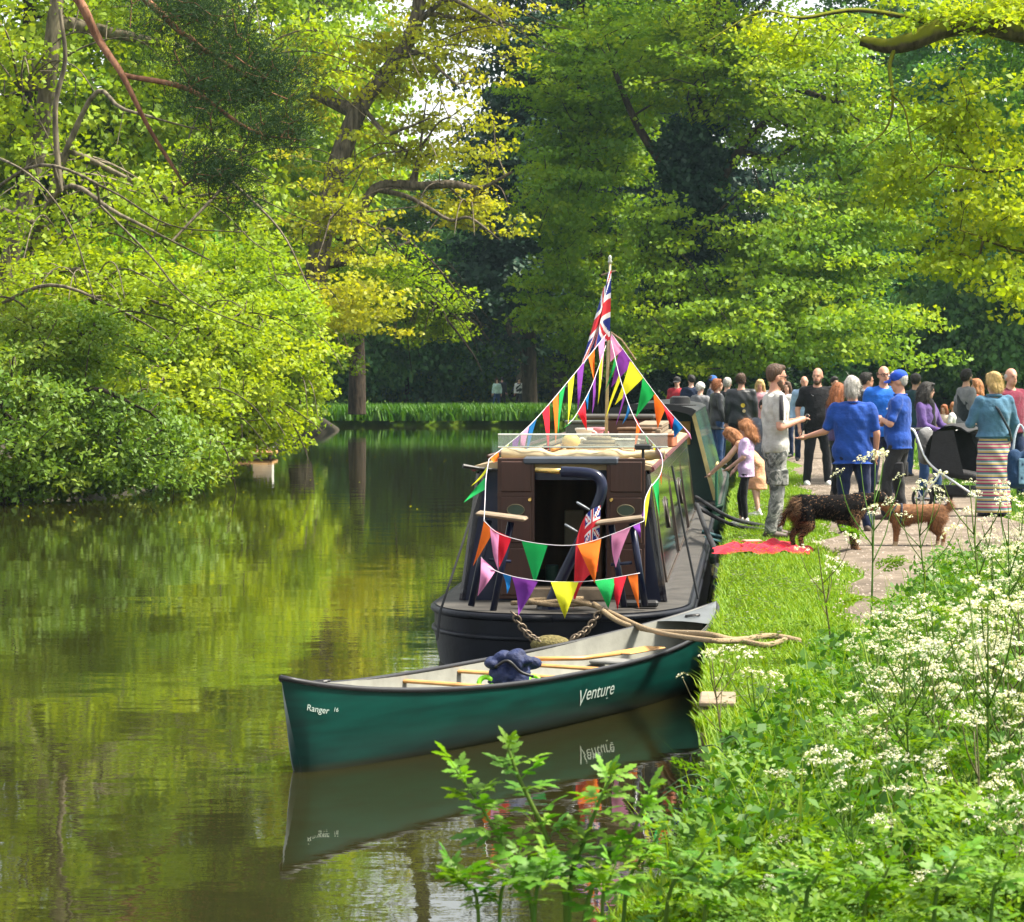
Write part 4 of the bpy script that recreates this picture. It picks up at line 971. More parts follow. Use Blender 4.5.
# ------------------------------------------------------------------ the canoe
CG = bpy.data.materials.new('green_canoe_hull'); CG.use_nodes = True
_b = CG.node_tree.nodes['Principled BSDF']; _b.inputs['Roughness'].default_value = .33
_n = CG.node_tree.nodes.new('ShaderNodeTexNoise'); _tc = CG.node_tree.nodes.new('ShaderNodeTexCoord'); _mp = CG.node_tree.nodes.new('ShaderNodeMapping'); _mp.inputs['Scale'].default_value = (1.2, 1.2, 9)
_r = CG.node_tree.nodes.new('ShaderNodeValToRGB'); _n.inputs['Scale'].default_value = 2.2; _n.inputs['Detail'].default_value = 7
_r.color_ramp.elements[0].position = .3; _r.color_ramp.elements[0].color = (.001, .024, .019, 1); _r.color_ramp.elements[1].position = .75; _r.color_ramp.elements[1].color = (.001, .052, .039, 1)
for _a, _c in ((_tc.outputs['Object'], _mp.inputs[0]), (_mp.outputs[0], _n.inputs['Vector']), (_n.outputs['Fac'], _r.inputs[0]), (_r.outputs[0], _b.inputs['Base Color'])): CG.node_tree.links.new(_a, _c)
_n2 = CG.node_tree.nodes.new('ShaderNodeTexNoise'); _m2 = CG.node_tree.nodes.new('ShaderNodeMapping'); _m2.inputs['Scale'].default_value = (1.0, 1.0, 26); _n2.inputs['Scale'].default_value = 5; _n2.inputs['Detail'].default_value = 10; _n2.inputs['Roughness'].default_value = .75
_r2 = CG.node_tree.nodes.new('ShaderNodeValToRGB'); _r2.color_ramp.elements[0].position = .62; _r2.color_ramp.elements[1].position = .80; _r2.color_ramp.elements[1].color = (.5, .5, .5, 1)
_x2 = CG.node_tree.nodes.new('ShaderNodeMixRGB'); _x2.inputs[2].default_value = (.012, .12, .09, 1)
_sz = CG.node_tree.nodes.new('ShaderNodeSeparateXYZ'); _rz = CG.node_tree.nodes.new('ShaderNodeMapRange'); _rz.inputs[1].default_value = .05; _rz.inputs[2].default_value = .015; _xz = CG.node_tree.nodes.new('ShaderNodeMixRGB'); _xz.inputs[2].default_value = (.022, .030, .014, 1)
for _a, _c in ((_tc.outputs['Object'], _m2.inputs[0]), (_m2.outputs[0], _n2.inputs['Vector']), (_n2.outputs['Fac'], _r2.inputs[0]), (_r2.outputs[0], _x2.inputs[0]), (_r.outputs[0], _x2.inputs[1]), (_tc.outputs['Object'], _sz.inputs[0]), (_sz.outputs['Z'], _rz.inputs[0]), (_rz.outputs[0], _xz.inputs[0]), (_x2.outputs[0], _xz.inputs[1]), (_xz.outputs[0], _b.inputs['Base Color'])): CG.node_tree.links.new(_a, _c)
CIN = mat('pale_canoe_lining', (.25, .25, .215), .6, .2, 5, .1)
CTRIM = mat('black_gunwale', (.018, .018, .02), .45, .2, 10)
ca, cb_ = Vector((-1.275, 14.32, 0)), Vector((1.50, 19.08, 0))
cdir = (cb_ - ca).normalized(); CLEN = (cb_ - ca).length
canoe = thing('canoe', 'green open canoe with pale lining moored across the narrowboat stern', 'canoe', (ca + cb_) / 2, math.atan2(cdir.y, cdir.x))
HL = CLEN / 2
def sheer(s): return .335 + .17 * abs(s) ** 2.6 + .035 * abs(s) ** 12
def half(s): return .455 * max(0, 1 - abs(s) ** 2.4) ** .85 + .012 * (1 - abs(s) ** 40)
def hull_pt(s, q, off=0.0):
    """s -1..1 along, q 0 keel .. 1 gunwale on the +y side; returns x, y, z"""
    sh = sheer(s); kz = -.10 + .20 * max(0, abs(s) - .86) / .14 * 1.0 if abs(s) > .86 else -.10
    kz = -.10 + .10 * max(0, (abs(s) - .8) / .2) ** 2
    a = q * math.pi / 2
    fl = math.sin(a) ** .55; up_ = 1 - math.cos(a) ** 1.15
    y = (half(s) + off) * fl * (1 - .04 * max(0, q - .6))
    z = kz + (sh - kz) * up_
    # stems curve back under at the ends
    rake = max(0, abs(s) - .9) / .1
    x = HL * s - math.copysign(.19 * rake ** 2 * (1 - up_) ** 1.1, s)
    return (x, y, z)
NS, NQ = 48, 12
ss = [math.sin(math.pi / 2 * (2 * i / NS - 1)) * .35 + (2 * i / NS - 1) * .65 for i in range(NS + 1)]
m = MB()
for sd in (-1, 1):
    m.cur = 0
    m.grid([[(x, sd * y, z) for x, y, z in (hull_pt(s, j / NQ) for j in range(NQ + 1))] for s in ss])
    m.cur = 1
    m.grid([[(x * .985, sd * max(0, y - .012), max(z + .012, -.085)) for x, y, z in (hull_pt(s, j / NQ) for j in range(NQ + 1))] for s in ss[1:-1]])
m.build('hull', [CG, CIN], canoe, smooth=True)
for sd in (-1, 1):
    MB().tube([(lambda p: (p[0], sd * p[1], p[2] + .005))(hull_pt(s, 1)) for s in ss], .016, 6).build('gunwale', CTRIM, canoe, smooth=True)
for sd in (-1, 1):
    ds_ = [.80, .84, .88, .92, .96, 1.0]
    deck = MB().grid([[(x, y * k, z + .012 + .012 * (1 - k * k)) for k in (-1, -.5, 0, .5, 1)] for x, y, z in (hull_pt(sd * s, 1) for s in ds_)]).build('deck_plate', CTRIM if sd < 0 else mat('grey_deck_plate', (.10, .11, .115), .5), canoe, smooth=True)
    x, y, z = hull_pt(sd * .86, 1)
    MB().torus((x, 0, z + .03), .05, .008, 14, 5, ax=(0, .1, 1)).build('carry_loop', BLK, canoe)
    bx_ = hull_pt(sd * .55, 1)
    seat = MB().bev((bx_[0], 0, bx_[2] - .15), (.22, bx_[1] * 1.8, .025), .008).build('seat', mat('grey_web_seat', (.16, .16, .15), .8), canoe)
for s in (-.30, -.05, .15):
    x, y, z = hull_pt(s, 1); MB().bev((x, 0, z - .035), (.055, y * 1.96, .022), .008).build('thwart', WOODL, canoe)
def lettering(text, s0, q0, size, shear, name, wide=1.0):
    cu = bpy.data.curves.new(name, 'FONT'); cu.body = text; cu.size = size; cu.shear = shear; cu.offset = size * .002
    ob = bpy.data.objects.new(name, cu); COL.objects.link(ob)
    dg = bpy.context.evaluated_depsgraph_get(); me = bpy.data.meshes.new_from_object(ob.evaluated_get(dg)); COL.objects.unlink(ob); bpy.data.objects.remove(ob)
    bm = bmesh.new(); bm.from_mesh(me); bmesh.ops.triangulate(bm, faces=bm.faces); 
    for e in range(1): bmesh.ops.subdivide_edges(bm, edges=[e for e in bm.edges if e.calc_length() > size * .2], cuts=1)
    for v in bm.verts:
        s = s0 + v.co.x * wide / HL; zt_ = q0 + v.co.y + (sheer(s) - sheer(s0))
        lo, hi = 0.0, 1.0
        for _ in range(22):
            md = (lo + hi) / 2
            if hull_pt(s, md)[2] < zt_: lo = md
            else: hi = md
        p = hull_pt(s, lo); v.co = Vector((p[0], -(p[1] + .004), p[2]))
    bm.to_mesh(me); bm.free(); me.materials.clear(); me.materials.append(mat('canoe_lettering', (.42, .50, .45), .5, .05))
    return link(bpy.data.objects.new(name, me), canoe)
lettering('V', -.055, .125, .155, 0, 'lettering', 1.0)
lettering('enture', -.020, .158, .128, 0, 'lettering', 1.12)
lettering('-', .085, .125, .06, 0, 'small_mark', 1.6)
lettering('Ranger', -.957, .355, .052, .2, 'lettering', 1.0)
lettering('16', -.893, .335, .034, .2, 'lettering', 1.0)
# load in the canoe
def in_canoe(px, py, d): return W(px, py, d)
def lump(name, blobs, m, parent, vox=.012, noise=.01, seed=0, smooth=3):
    mb = MB()
    for c, r in blobs: mb.ell(c, r, 14, 9)
    return remesh_obj(name, mb, m, parent, vox, noise, seed, smooth)
def remesh_obj(name, mb, mats, parent, vox=.015, noise=0.0, seed=0, smooth=3, classify=None, extra=None):
    me = bpy.data.meshes.new(name); me.from_pydata(mb.v, [], mb.f); me.update()
    ob = bpy.data.objects.new(name, me); COL.objects.link(ob)
    r = ob.modifiers.new('r', 'REMESH'); r.mode = 'VOXEL'; r.voxel_size = vox
    s = ob.modifiers.new('s', 'SMOOTH'); s.factor = .5; s.iterations = smooth
    dg = bpy.context.evaluated_depsgraph_get(); out = bpy.data.meshes.new_from_object(ob.evaluated_get(dg))
    COL.objects.unlink(ob); bpy.data.objects.remove(ob); bpy.data.meshes.remove(me)
    n = len(out.vertices); co = np.empty(n * 3, np.float32); out.vertices.foreach_get('co', co); co = co.reshape(-1, 3)
    if noise and n:
        no = np.empty(n * 3, np.float32); out.vertices.foreach_get('normal', no); no = no.reshape(-1, 3)
        ph = np.random.default_rng(seed).uniform(0, 6, 6)
        w = np.sin(co[:, 0] * 13 + co[:, 2] * 19 + 2 * np.sin(co[:, 1] * 9 + ph[4]) + ph[0]) * np.sin(co[:, 1] * 15 - co[:, 2] * 8 + ph[1]) + .55 * np.sin(co[:, 2] * 34 + co[:, 0] * 21 + 2.5 * np.sin(co[:, 0] * 11 + co[:, 1] * 7) + ph[2])
        co += no * (w * noise)[:, None]; out.vertices.foreach_set('co', co.ravel())
    ml = mats if isinstance(mats, (list, tuple)) else [mats]
    out.materials.clear()
    for m in ml: out.materials.append(m)
    if extra is not None and extra.v:
        bm = bmesh.new(); bm.from_mesh(out); vs_ = [bm.verts.new(v) for v in extra.v]
        for f in extra.f:
            try: bm.faces.new([vs_[i] for i in f])
            except ValueError: pass
        bm.to_mesh(out); bm.free()
    out.polygons.foreach_set('use_smooth', [True] * len(out.polygons))
    if classify:
        c = np.empty(len(out.polygons) * 3, np.float32); out.polygons.foreach_get('center', c); out.polygons.foreach_set('material_index', np.array(classify(c.reshape(-1, 3)), dtype=np.int32))
    out.name = name; out.update()
    return link(bpy.data.objects.new(name, out), parent)
jb = W(511, 678, 16.3)
t = thing('navy_jacket', 'crumpled navy jacket heaped on the canoe thwart', 'jacket', jb)
_rj = random.Random(6)
lump('cloth', [((_rj.uniform(-.13, .13), _rj.uniform(-.07, .07), -.04 + .20 * _rj.random() ** 1.3), (_rj.uniform(.03, .075), _rj.uniform(.03, .06), _rj.uniform(.025, .05))) for _ in range(26)] + [((0, 0, .0), (.13, .09, .08)), ((.05, .02, .10), (.07, .06, .06))], mat('navy_cloth', (.006, .014, .06), .7, .35, 18, .6, 40), t, .009, .008, 3, 1)
MB().tube(catmull([(-.10, -.09, .08), (-.02, -.11, .12), (.06, -.10, .05), (.14, -.09, .02)], 5), .010, 6).build('strap', BLK, t, smooth=True)
t = thing('green_rope_rings', 'bright green cord loops beside the navy jacket in the canoe', 'cord', W(486, 684, 16.25))
MB().torus((0, 0, 0), .045, .016, 14, 6, ax=(.2, -1, .4)).build('loop', mat('acid_green_cord', (.22, .60, .01), .5), t, smooth=True); MB().torus((.30, .02, .02), .035, .015, 14, 6, ax=(.2, -1, .8)).build('loop', M['acid_green_cord'], t, smooth=True)
t = thing('paddle', 'wooden paddle lying on the canoe thwarts right of the navy jacket', 'paddle', canoe.matrix_world @ Vector((0, 0, 0)), canoe.rotation_euler.z)
t.location = canoe.location
MB().tube([(.30, .30, .345), (.62, -.05, .34), (1.0, -.14, .345)], .015, 8).build('shaft', WOODL, t, smooth=True)
MB().ell((.29, .31, .345), (.05, .035, .02), 10, 6).build('grip', WOODL, t, smooth=True)
MB().bev((1.22, -.155, .345), (.48, .16, .012), .05, rz=-.05).build('blade', WOODL, t)

# timber edging of the bank, plank by plank, with posts
m_tim = mat('dark_timber', (.10, .07, .045), .8, .4, 5, .5, 30, stretch=(1, .2, 1)); m_tim2 = mat('lit_top_timber', (.20, .15, .10), .8, .4, 6, .4, 30)
for i in range(24):
    d0 = 13.1 + i * 1.25
    for k, z in enumerate((.12, .31)):
        c = Vector((bank_x(d0 + .6) + .0, d0 + .6, z)); o = MB().bev((0, 0, 0), (.05, 1.235, .18), .008).build('plank', m_tim, lawn); o.location = c; o.rotation_euler = (0, 0, -BTH)
p = W(720, 716, 13.2)
t = thing('edging_block', 'square timber end with its top coloured as lit at the corner of the bank edge', 'timber', (p.x, 13.35, 0), -BTH)
MB().bev((0, 0, .22), (.17, .42, .62), .012).build('post', m_tim, t); MB().bev((0, 0, .545), (.185, .44, .03), .008).build('cap', m_tim2, t)  # pale cap over dark post: light from above put into their colours

# pale box and board at the left bank
p = G(254, 457, 0); t = thing('landing_stage', 'small pale box on a low wooden stage under the left bushes', 'stage', (p.x, p.y, 0))
MB().bev((0, 0, .12), (1.2, 1.6, .10), .02).build('deck', mat('ochre_board', (.35, .2, .07), .7, .3, 4), t); MB().bev((.25, .1, .52), (.55, .5, .66), .02).build('box', mat('pale_board', (.5, .5, .45), .7, .15, 3), t); MB().bev((.25, .1, .88), (.65, .6, .05), .01).build('lid', mat('grey_board', (.3, .3, .28), .7), t)
for sx in (-.5, .5): MB().tube([(sx, -.7, -.4), (sx, -.7, .2)], .05, 8).build('post', m_tim, t)

def fur(name, src, parent, n, ln, dirn, rng, mats, cls, w=.004, lift=.5):
    me = src.data; me.calc_loop_triangles(); nv = len(me.vertices)
    co = np.empty(nv * 3, np.float32); me.vertices.foreach_get('co', co); co = co.reshape(-1, 3)
    no = np.empty(nv * 3, np.float32); me.vertices.foreach_get('normal', no); no = no.reshape(-1, 3)
    T_ = np.empty(len(me.loop_triangles) * 3, np.int32); me.loop_triangles.foreach_get('vertices', T_); T_ = T_.reshape(-1, 3)
    ar = np.linalg.norm(np.cross(co[T_[:, 1]] - co[T_[:, 0]], co[T_[:, 2]] - co[T_[:, 0]]), axis=1); pk = rng.choice(len(T_), n, p=ar / ar.sum())
    b = rng.dirichlet((1, 1, 1), n)[:, :, None]; P = (co[T_[pk]] * b).sum(1); N = unit((no[T_[pk]] * b).sum(1))
    dr = unit(N * lift + np.array(dirn) + rng.normal(size=(n, 3)) * .25); s = unit(np.cross(dr, N + .01)) * w
    L_ = ln(P)[:, None] * rng.uniform(.6, 1.3, (n, 1))
    V = np.stack([P - s - N * .004, P + s - N * .004, P + dr * L_], 1).reshape(-1, 3)
    o = np_obj(name, V, np.arange(n * 3).reshape(-1, 3), mats, parent, midx=cls(P)); tag(o, kind='stuff'); return o
# ------------------------------------------------------------------ people
SKIN = {'pale': (.52, .30, .22), 'ruddy': (.48, .24, .165), 'tan': (.42, .23, .15)}
def smat(k): return mat('skin_' + k, SKIN[k], .55, .10, 20, .1, 60)
def cmat(name, c, bump=.6): return mat('cloth_' + name, c, .88, .24, 9, bump, 22, spec=.15, sheen=.1)
def hmat(name, c): return mat('hair_' + name, c, .6, .35, 40, .8, 90, stretch=(1, 1, .2))
HAIRC = {'brown': (.06, .03, .015), 'dark': (.012, .009, .007), 'grey': (.38, .36, .33), 'blonde': (.50, .34, .13), 'red': (.24, .075, .02), 'ginger': (.30, .12, .04), 'white': (.55, .53, .5)}
EYE = mat('eye', (.015, .012, .01), .2)
LIP = mat('lips', (.30, .09, .08), .5)
def v3(*a): return Vector(a)
def cone(mb, p, r, q, s, n=10):
    """rounded taper from p to q"""
    p, q = Vector(p), Vector(q); u = (q - p); ln = u.length
    if ln < 1e-6: u = Vector((0, 0, 1))
    else: u = u / ln
    pts = []; rs = []
    for k in (-.95, -.6, 0): pts.append(p + u * r * k); rs.append(r * math.sqrt(max(.05, 1 - k * k)))
    for k in (0, .6, .95): pts.append(q + u * s * k); rs.append(s * math.sqrt(max(.05, 1 - k * k)))
    mb.tube(pts, rs, n)
def loft(mb, rings, n=16, T=None):
    """rings: (z, rx, ry, yoff)"""
    cx, sy = circ(n); rows = []
    for z, rx, ry, yo in rings:
        row = [Vector((cx[k] * rx, yo + sy[k] * ry, z)) for k in range(n)]
        rows.append([T(p) for p in row] if T else row)
    o = len(mb.v); mb.grid(rows, close=True)
    m = len(rows); mb.f.append(tuple(o + k for k in range(n - 1, -1, -1))); mb.f.append(tuple(o + (m - 1) * n + k for k in range(n))); mb.mi += [0, 0]
HANG = {'L': ((-.245, -.03, 1.13), (-.255, .07, .87)), 'R': ((.245, -.03, 1.13), (.255, .07, .87))}
def person(label, px, fy, h, face, top, bottom, hair, skin='pale', build=1.0, arms=None, lean=0.0, lean_side=0.0, head=(0, 0), legs=None, sleeve='short', hem=.88, bkind='trousers', shoe=('black', (.02, .02, .02)), beard=None, glasses=False, cap=None, vox=.015, belly=0.0, d=None, extras=None, group=None, bust=0.0, collar=None, loc=None, thick=1.0):
    """a standing figure; face: compass of the gaze, 0 away from the camera, 90 to the right"""
    p = G(px, fy) if d is None else Vector(((px - 512) / F * d, d, GZ))
    if loc is not None: p = Vector(loc)
    t = thing('person', label, 'person', (p.x, p.y, p.z + .012), -math.radians(face), group)
    k = h / 1.75; t.scale = (k, k, k)
    hipz = .92; Rm = Matrix.Rotation(-math.radians(lean), 4, 'X') @ Matrix.Rotation(math.radians(lean_side), 4, 'Y')
    def T(q):                                   # bend at the hips
        q = Vector(q)
        if q.z <= hipz: return q
        w = min(1, (q.z - hipz) / .15); r = Rm @ (q - v3(0, 0, hipz)) + v3(0, 0, hipz); return q.lerp(r, w)
    A = dict(HANG); A.update(arms or {})
    B = build
    torso = [(.80, .13 * B, .10, 0), (.86, .158 * B, .112, 0), (.94, .165 * B, .115 + belly * .4, belly * .3), (1.04, .145 * B, .102 + belly, belly * .8), (1.15, .148 * B, .105 + belly * .8, belly * .6 + bust * .1), (1.27, .168 * B, .115 + bust, bust * .6), (1.36, .172 * B, .105 + bust * .4, 0), (1.425, .145 * B, .085, -.01), (1.47, .075, .065, -.012)]
    sh = {'L': T((-.165 * B, -.01, 1.405)), 'R': T((.165 * B, -.01, 1.405))}
    el = {s: T(A[s][0]) if A[s][0][2] > hipz else Vector(A[s][0]) for s in 'LR'}
    ha = {s: (T(A[s][1]) if A[s][1][2] > hipz or lean else Vector(A[s][1])) for s in 'LR'}
    if lean > 20:
        for s in 'LR':
            if len(A[s]) > 2: el[s], ha[s] = Vector(A[s][2]), Vector(A[s][3])
    lg = {'L': ((-.09, .0, .89), (-.10, .03, .49), (-.105, -.01, .085)), 'R': ((.09, 0, .89), (.10, .03, .49), (.105, -.01, .085))}
    rj = random.Random(int(px * 7 + h * 100))
    if legs: lg.update(legs)
    elif bkind != 'maxi':                     # weight on one leg, the other set forward or out
        q = rj.choice('LR'); fx, fyy = rj.uniform(.02, .09) * (1 if q == 'R' else -1), rj.uniform(-.05, .16); a_, k_, n_ = lg[q]; lg[q] = (a_, (k_[0] + fx * .6, k_[1] + fyy * .6 + .02, k_[2]), (n_[0] + fx, n_[1] + fyy, n_[2]))
    if not arms:
        for s in 'LR': e_, h_ = A[s]; g_ = -1 if s == 'L' else 1; f_ = rj.random(); A[s] = ((e_[0] + g_ * .03 * f_, e_[1] + rj.uniform(-.05, .05), e_[2]), (h_[0] + g_ * rj.uniform(-.10, .04), h_[1] + (.22 * rj.random() if f_ > .5 else .02), h_[2] + (.20 * rj.random() if f_ > .5 else 0)))
    if head == (0, 0): head = (rj.uniform(-30, 30), rj.uniform(-3, 12))
    # head frame
    hc0 = T((0, .015, 1.61)); Hm = Matrix.Translation(hc0) @ Rm.to_4x4() @ Matrix.Rotation(-math.radians(head[0]), 4, 'Z') @ Matrix.Rotation(-math.radians(head[1]), 4, 'X')
    H = lambda x, y, z: Hm @ Vector((x, y, z))
    def hell(mb, c, r, n=14, m=10):
        o = len(mb.v); mb.ell(c, r, n, m)
        for i in range(o, len(mb.v)): mb.v[i] = tuple(Hm @ Vector(mb.v[i]))
    mb = MB(); loft(mb, [(z, rx * .93, ry * .93, yo) for z, rx, ry, yo in torso], 14, T)
    cone(mb, T((0, -.012, 1.43)), .062, T((0, .0, 1.54)), .056)
    hell(mb, (0, -.012, .035), (.074, .094, .092)); hell(mb, (0, .022, -.045), (.056, .066, .072)); hell(mb, (0, .05, -.085), (.030, .034, .028))
    hell(mb, (0, .090, -.012), (.013, .024, .022), 8, 6); hell(mb, (0, .078, .028), (.052, .018, .012), 10, 6)
    for s in (-1, 1): hell(mb, (s * .076, -.012, -.008), (.011, .022, .033), 8, 6)
    fing = MB()
    for s in 'LR':
        cone(mb, sh[s] + v3(0, 0, -.012), .050 * B ** .5, el[s], .042); cone(mb, el[s], .043, ha[s], .028)
        u = (ha[s] - el[s]).normalized(); side = u.cross(v3(0, 0, 1)); side = side.normalized() if side.length > .1 else v3(0, 1, 0)
        if abs(u.z) > .75: side = v3(0, 1, 0)
        palm = ha[s] + u * .05; cone(mb, ha[s] + u * .02, .030, ha[s] + u * .075, .034, 8)
        nrm = u.cross(side).normalized() * (-1 if s == 'L' else 1)
        for i, (o, ln) in enumerate(((-.030, .066), (-.010, .078), (.010, .074), (.029, .058))):
            b = ha[s] + u * .085 + side * o; fing.tube([b, b + u * ln * .55 + nrm * .006, b + u * ln * .95 + nrm * .022], [.0105, .0095, .006], 6)
        b = ha[s] + u * .035 + side * -.03; fing.tube([b, b - side * .032 + u * .03, b - side * .042 + u * .058], [.012, .010, .007], 6)
    for s in 'LR':
        a, kn, an = [Vector(q) for q in lg[s]]
        cone(mb, a, .083 * B, kn, .054); cone(mb, kn, .055, an, .036); cone(mb, an + v3(0, -.02, -.04), .036, an + v3(0, .13, -.055), .026)
    remesh_obj('body', mb, smat(skin), t, vox, 0, 0, 2, extra=fing)
    for s in (-1, 1): eb = MB(); hell(eb, (s * .030, .083, .010), (.010, .007, .006), 8, 6); eb.build('eye', EYE, t, smooth=True)
    lb_ = MB(); hell(lb_, (0, .087, -.052), (.022, .007, .006), 8, 6); lb_.build('mouth', LIP, t, smooth=True)
    # top garment
    tname, tcol = top[0], top[1]; mb = MB(); f = 1.10 * thick
    rings = [(z, rx * f + .008, ry * f + .010, yo) for z, rx, ry, yo in torso if hem - .02 < z < 1.46]
    r0 = rings[0]; rings = [(hem, max(r0[1], .165 * B * f + .012), max(r0[2], .118 * f + .012 + belly * .3), r0[3])] + rings
    if rings[-1][0] < 1.45: rings.append((1.455, .085, .072, -.012))
    else: rings[-1] = (1.46, .085, .072, -.012)
    loft(mb, rings, 18, T)
    for s in 'LR':
        if sleeve == 'none': cone(mb, sh[s] * 1.0, .06 * B, sh[s].lerp(el[s], .12), .055); continue
        end = el[s] if sleeve == 'long' else sh[s].lerp(el[s], .78)
        cone(mb, T((0, -.015, 1.435)), .058, sh[s], .050 * B ** .5); cone(mb, sh[s] + v3(0, 0, -.006), .067 * B ** .5 * thick, end, (.058 if sleeve == 'short' else .055) * thick)
        if sleeve == 'long': cone(mb, el[s], .056 * thick, el[s].lerp(ha[s], .93), .042 * thick)
    remesh_obj('top' if len(top) < 3 else top[2], mb, top[3] if len(top) > 3 else cmat(tname, tcol), t, vox, .0068, px, 2)
    if collar: MB().torus(T((0, -.01, 1.465)), .070, .016, 16, 6).build('collar', cmat(*collar), t, smooth=True)
    # lower garment
    mb = MB(); bm_ = bottom[2] if len(bottom) > 2 else cmat(*bottom)
    if bkind in ('trousers', 'leggings', 'shorts'):
        w = 1.0 if bkind == 'trousers' else (.86 if bkind == 'leggings' else 1.1)
        loft(mb, [(.80, .145 * B, .115, 0), (.87, .172 * B, .126, 0), (.95, .172 * B, .124 + belly * .3, belly * .3), (1.02, .155 * B, .112 + belly * .5, belly * .5)], 18)
        for s in 'LR':
            a, kn, an = [Vector(q) for q in lg[s]]
            if bkind == 'shorts': cone(mb, a, .10 * B, a.lerp(kn, .85), .088); continue
            cone(mb, a, .098 * B * w, kn, .073 * w); cone(mb, kn, .073 * w, an + v3(0, 0, .0 if bkind == 'trousers' else .05), (.062 if bkind == 'trousers' else .042))
        remesh_obj('trousers' if bkind == 'trousers' else bkind, mb, bm_, t, vox, .0055 if bkind == 'trousers' else .001, px + 7, 3)
    else:
        z0 = .06 if bkind == 'maxi' else (.48 if bkind == 'skirt' else .5)
        wd = .205 if bkind == 'maxi' else .22
        loft(mb, [(z0, wd * B, wd * .80, 0), (z0 + .2, wd * .93 * B, wd * .74, 0), (.72, .19 * B, .145, 0), (.88, .178 * B, .130, 0), (1.0, .155 * B, .112, 0)], 22)
        remesh_obj('skirt', mb, bm_, t, vox, .006, px + 7, 2)
    # shoes
    for s in 'LR':
        an = Vector(lg[s][2]); mb = MB(); cone(mb, an + v3(0, -.035, -.035), .043, an + v3(0, .05, -.035), .045); cone(mb, an + v3(0, .05, -.040), .045, an + v3(0, .155, -.050), .033); cone(mb, an + v3(0, -.01, -.0), .045, an + v3(0, -.01, .03), .043)
        o = len(mb.v); remesh_obj('shoe', mb, mat('shoe_' + shoe[0], shoe[1], .6, .15, 20), t, max(vox, .014), 0, 0, 1)
    # hair and head wear
    st, hcn = hair; hm = hmat(hcn, HAIRC[hcn]); mb = MB(); noise = .004
    if st in ('short', 'cropped'):
        q = .006 if st == 'cropped' else .014
        hell(mb, (0, -.028, .048), (.077 + q, .090 + q, .086 + q)); hell(mb, (0, .035, .105), (.058, .045, .025 + q)); hell(mb, (0, -.062, -.005), (.062 + q, .045, .05))
    elif st == 'bob':
        noise = .008; hell(mb, (0, -.026, .048), (.092, .104, .104)); hell(mb, (0, -.055, -.03), (.090, .068, .075)); hell(mb, (0, .03, .105), (.066, .05, .04))
    elif st in ('long', 'curly', 'pony', 'bun', 'half'):
        q = .022 if st == 'curly' else .014; noise = .012 if st == 'curly' else .005
        hell(mb, (0, -.024, .045), (.080 + q, .094 + q, .088 + q)); hell(mb, (0, .040, .102), (.060, .045, .034))
        if st in ('long', 'curly', 'half'):
            for s in (-1, 1): cone(mb, H(s * .078, -.01, .02), .034 + q * .4, H(s * .090, -.01, -.13), .030 + q)
            cone(mb, H(0, -.085, .02), .06 + q * .6, H(0, -.105, -.20), .055 + q); cone(mb, H(.05, -.07, .0), .05, H(.07, -.085, -.18), .045 + q); cone(mb, H(-.05, -.07, .0), .05, H(-.07, -.085, -.18), .045 + q)
        if st == 'pony': cone(mb, H(0, -.11, .06), .042, H(.01, -.155, -.02), .046); cone(mb, H(.01, -.155, -.02), .046, H(.02, -.15, -.17), .022)
        if st == 'bun': hell(mb, (0, -.125, .06), (.048, .045, .048))
    elif st == 'ring':                                      # bald crown, hair round the sides
        for s in (-1, 1): hell(mb, (s * .070, -.035, .01), (.014, .05, .045))
        hell(mb, (0, -.098, .0), (.060, .018, .05))
    if mb.v:
        ho = remesh_obj('hair', mb, hm, t, min(vox, .014), noise, px, 1 if st == 'curly' else 2)
        if vox < .021 and st != 'ring':
            lg_ = {'short': .022, 'cropped': .008, 'bob': .05, 'half': .07, 'long': .07, 'curly': .06, 'bun': .04, 'pony': .05}[st]; sd_ = np.random.default_rng(int(px))
            fur('hair_strands', ho, t, 1500, lambda P: np.full(len(P), lg_), (.15 * sd_.normal(), -.25, -.8 if st != 'curly' else -.3), sd_, [hm], lambda P: np.zeros(len(P)), .0022, .45)
    if beard:
        mb = MB(); hell(mb, (0, .050, -.085), (.046, .046, .040)); hell(mb, (0, .080, -.040), (.026, .010, .008))
        for s in (-1, 1): hell(mb, (s * .050, .020, -.055), (.012, .034, .042))
        remesh_obj('beard', mb, hmat(beard, HAIRC[beard]), t, .012, .002, 1, 1)
    if glasses:
        g = MB()
        for s in (-1, 1):
            g.torus(H(s * .034, .096, .010), .024, .0035, 14, 5, ax=(Hm.to_3x3() @ v3(0, 1, 0)))
            g.tube([H(s * .058, .094, .016), H(s * .080, -.01, .014)], .003, 5)
        g.tube([H(-.012, .098, .014), H(.012, .098, .014)], .003, 5); g.build('glasses', BLK, t, smooth=True)
    if cap:
        kind, cname, cc = cap; mb = MB(); cm = cmat(cname, cc, .2)
        if kind == 'cap':
            hell(mb, (0, -.012, .066), (.092, .108, .082)); c_ = remesh_obj('cap', mb, cm, t, .013, 0, 0, 2)
            rows = []
            for i in range(5):
                q = i / 4; rows.append([H(.078 * math.sin(a) * (1 - .05 * q), .065 + .105 * q * math.cos(a) ** .7 if math.cos(a) > 0 else .065, .060 - .030 * q - .02 * math.sin(a) ** 2) for a in np.linspace(-1.5, 1.5, 11)])
            rows2 = [[p - Vector((0, 0, .008)) for p in r] for r in rows]
            MB().grid(rows).grid(rows2).build('peak', cm, t, smooth=True)
        else:
            hell(mb, (0, -.012, .055), (.098, .112, .100)); hell(mb, (0, -.012, .03), (.102, .116, .035)); remesh_obj('beanie', mb, cm, t, .013, .003, 2, 2)
    if extras: extras(t, T, H, sh, el, ha)
    return t

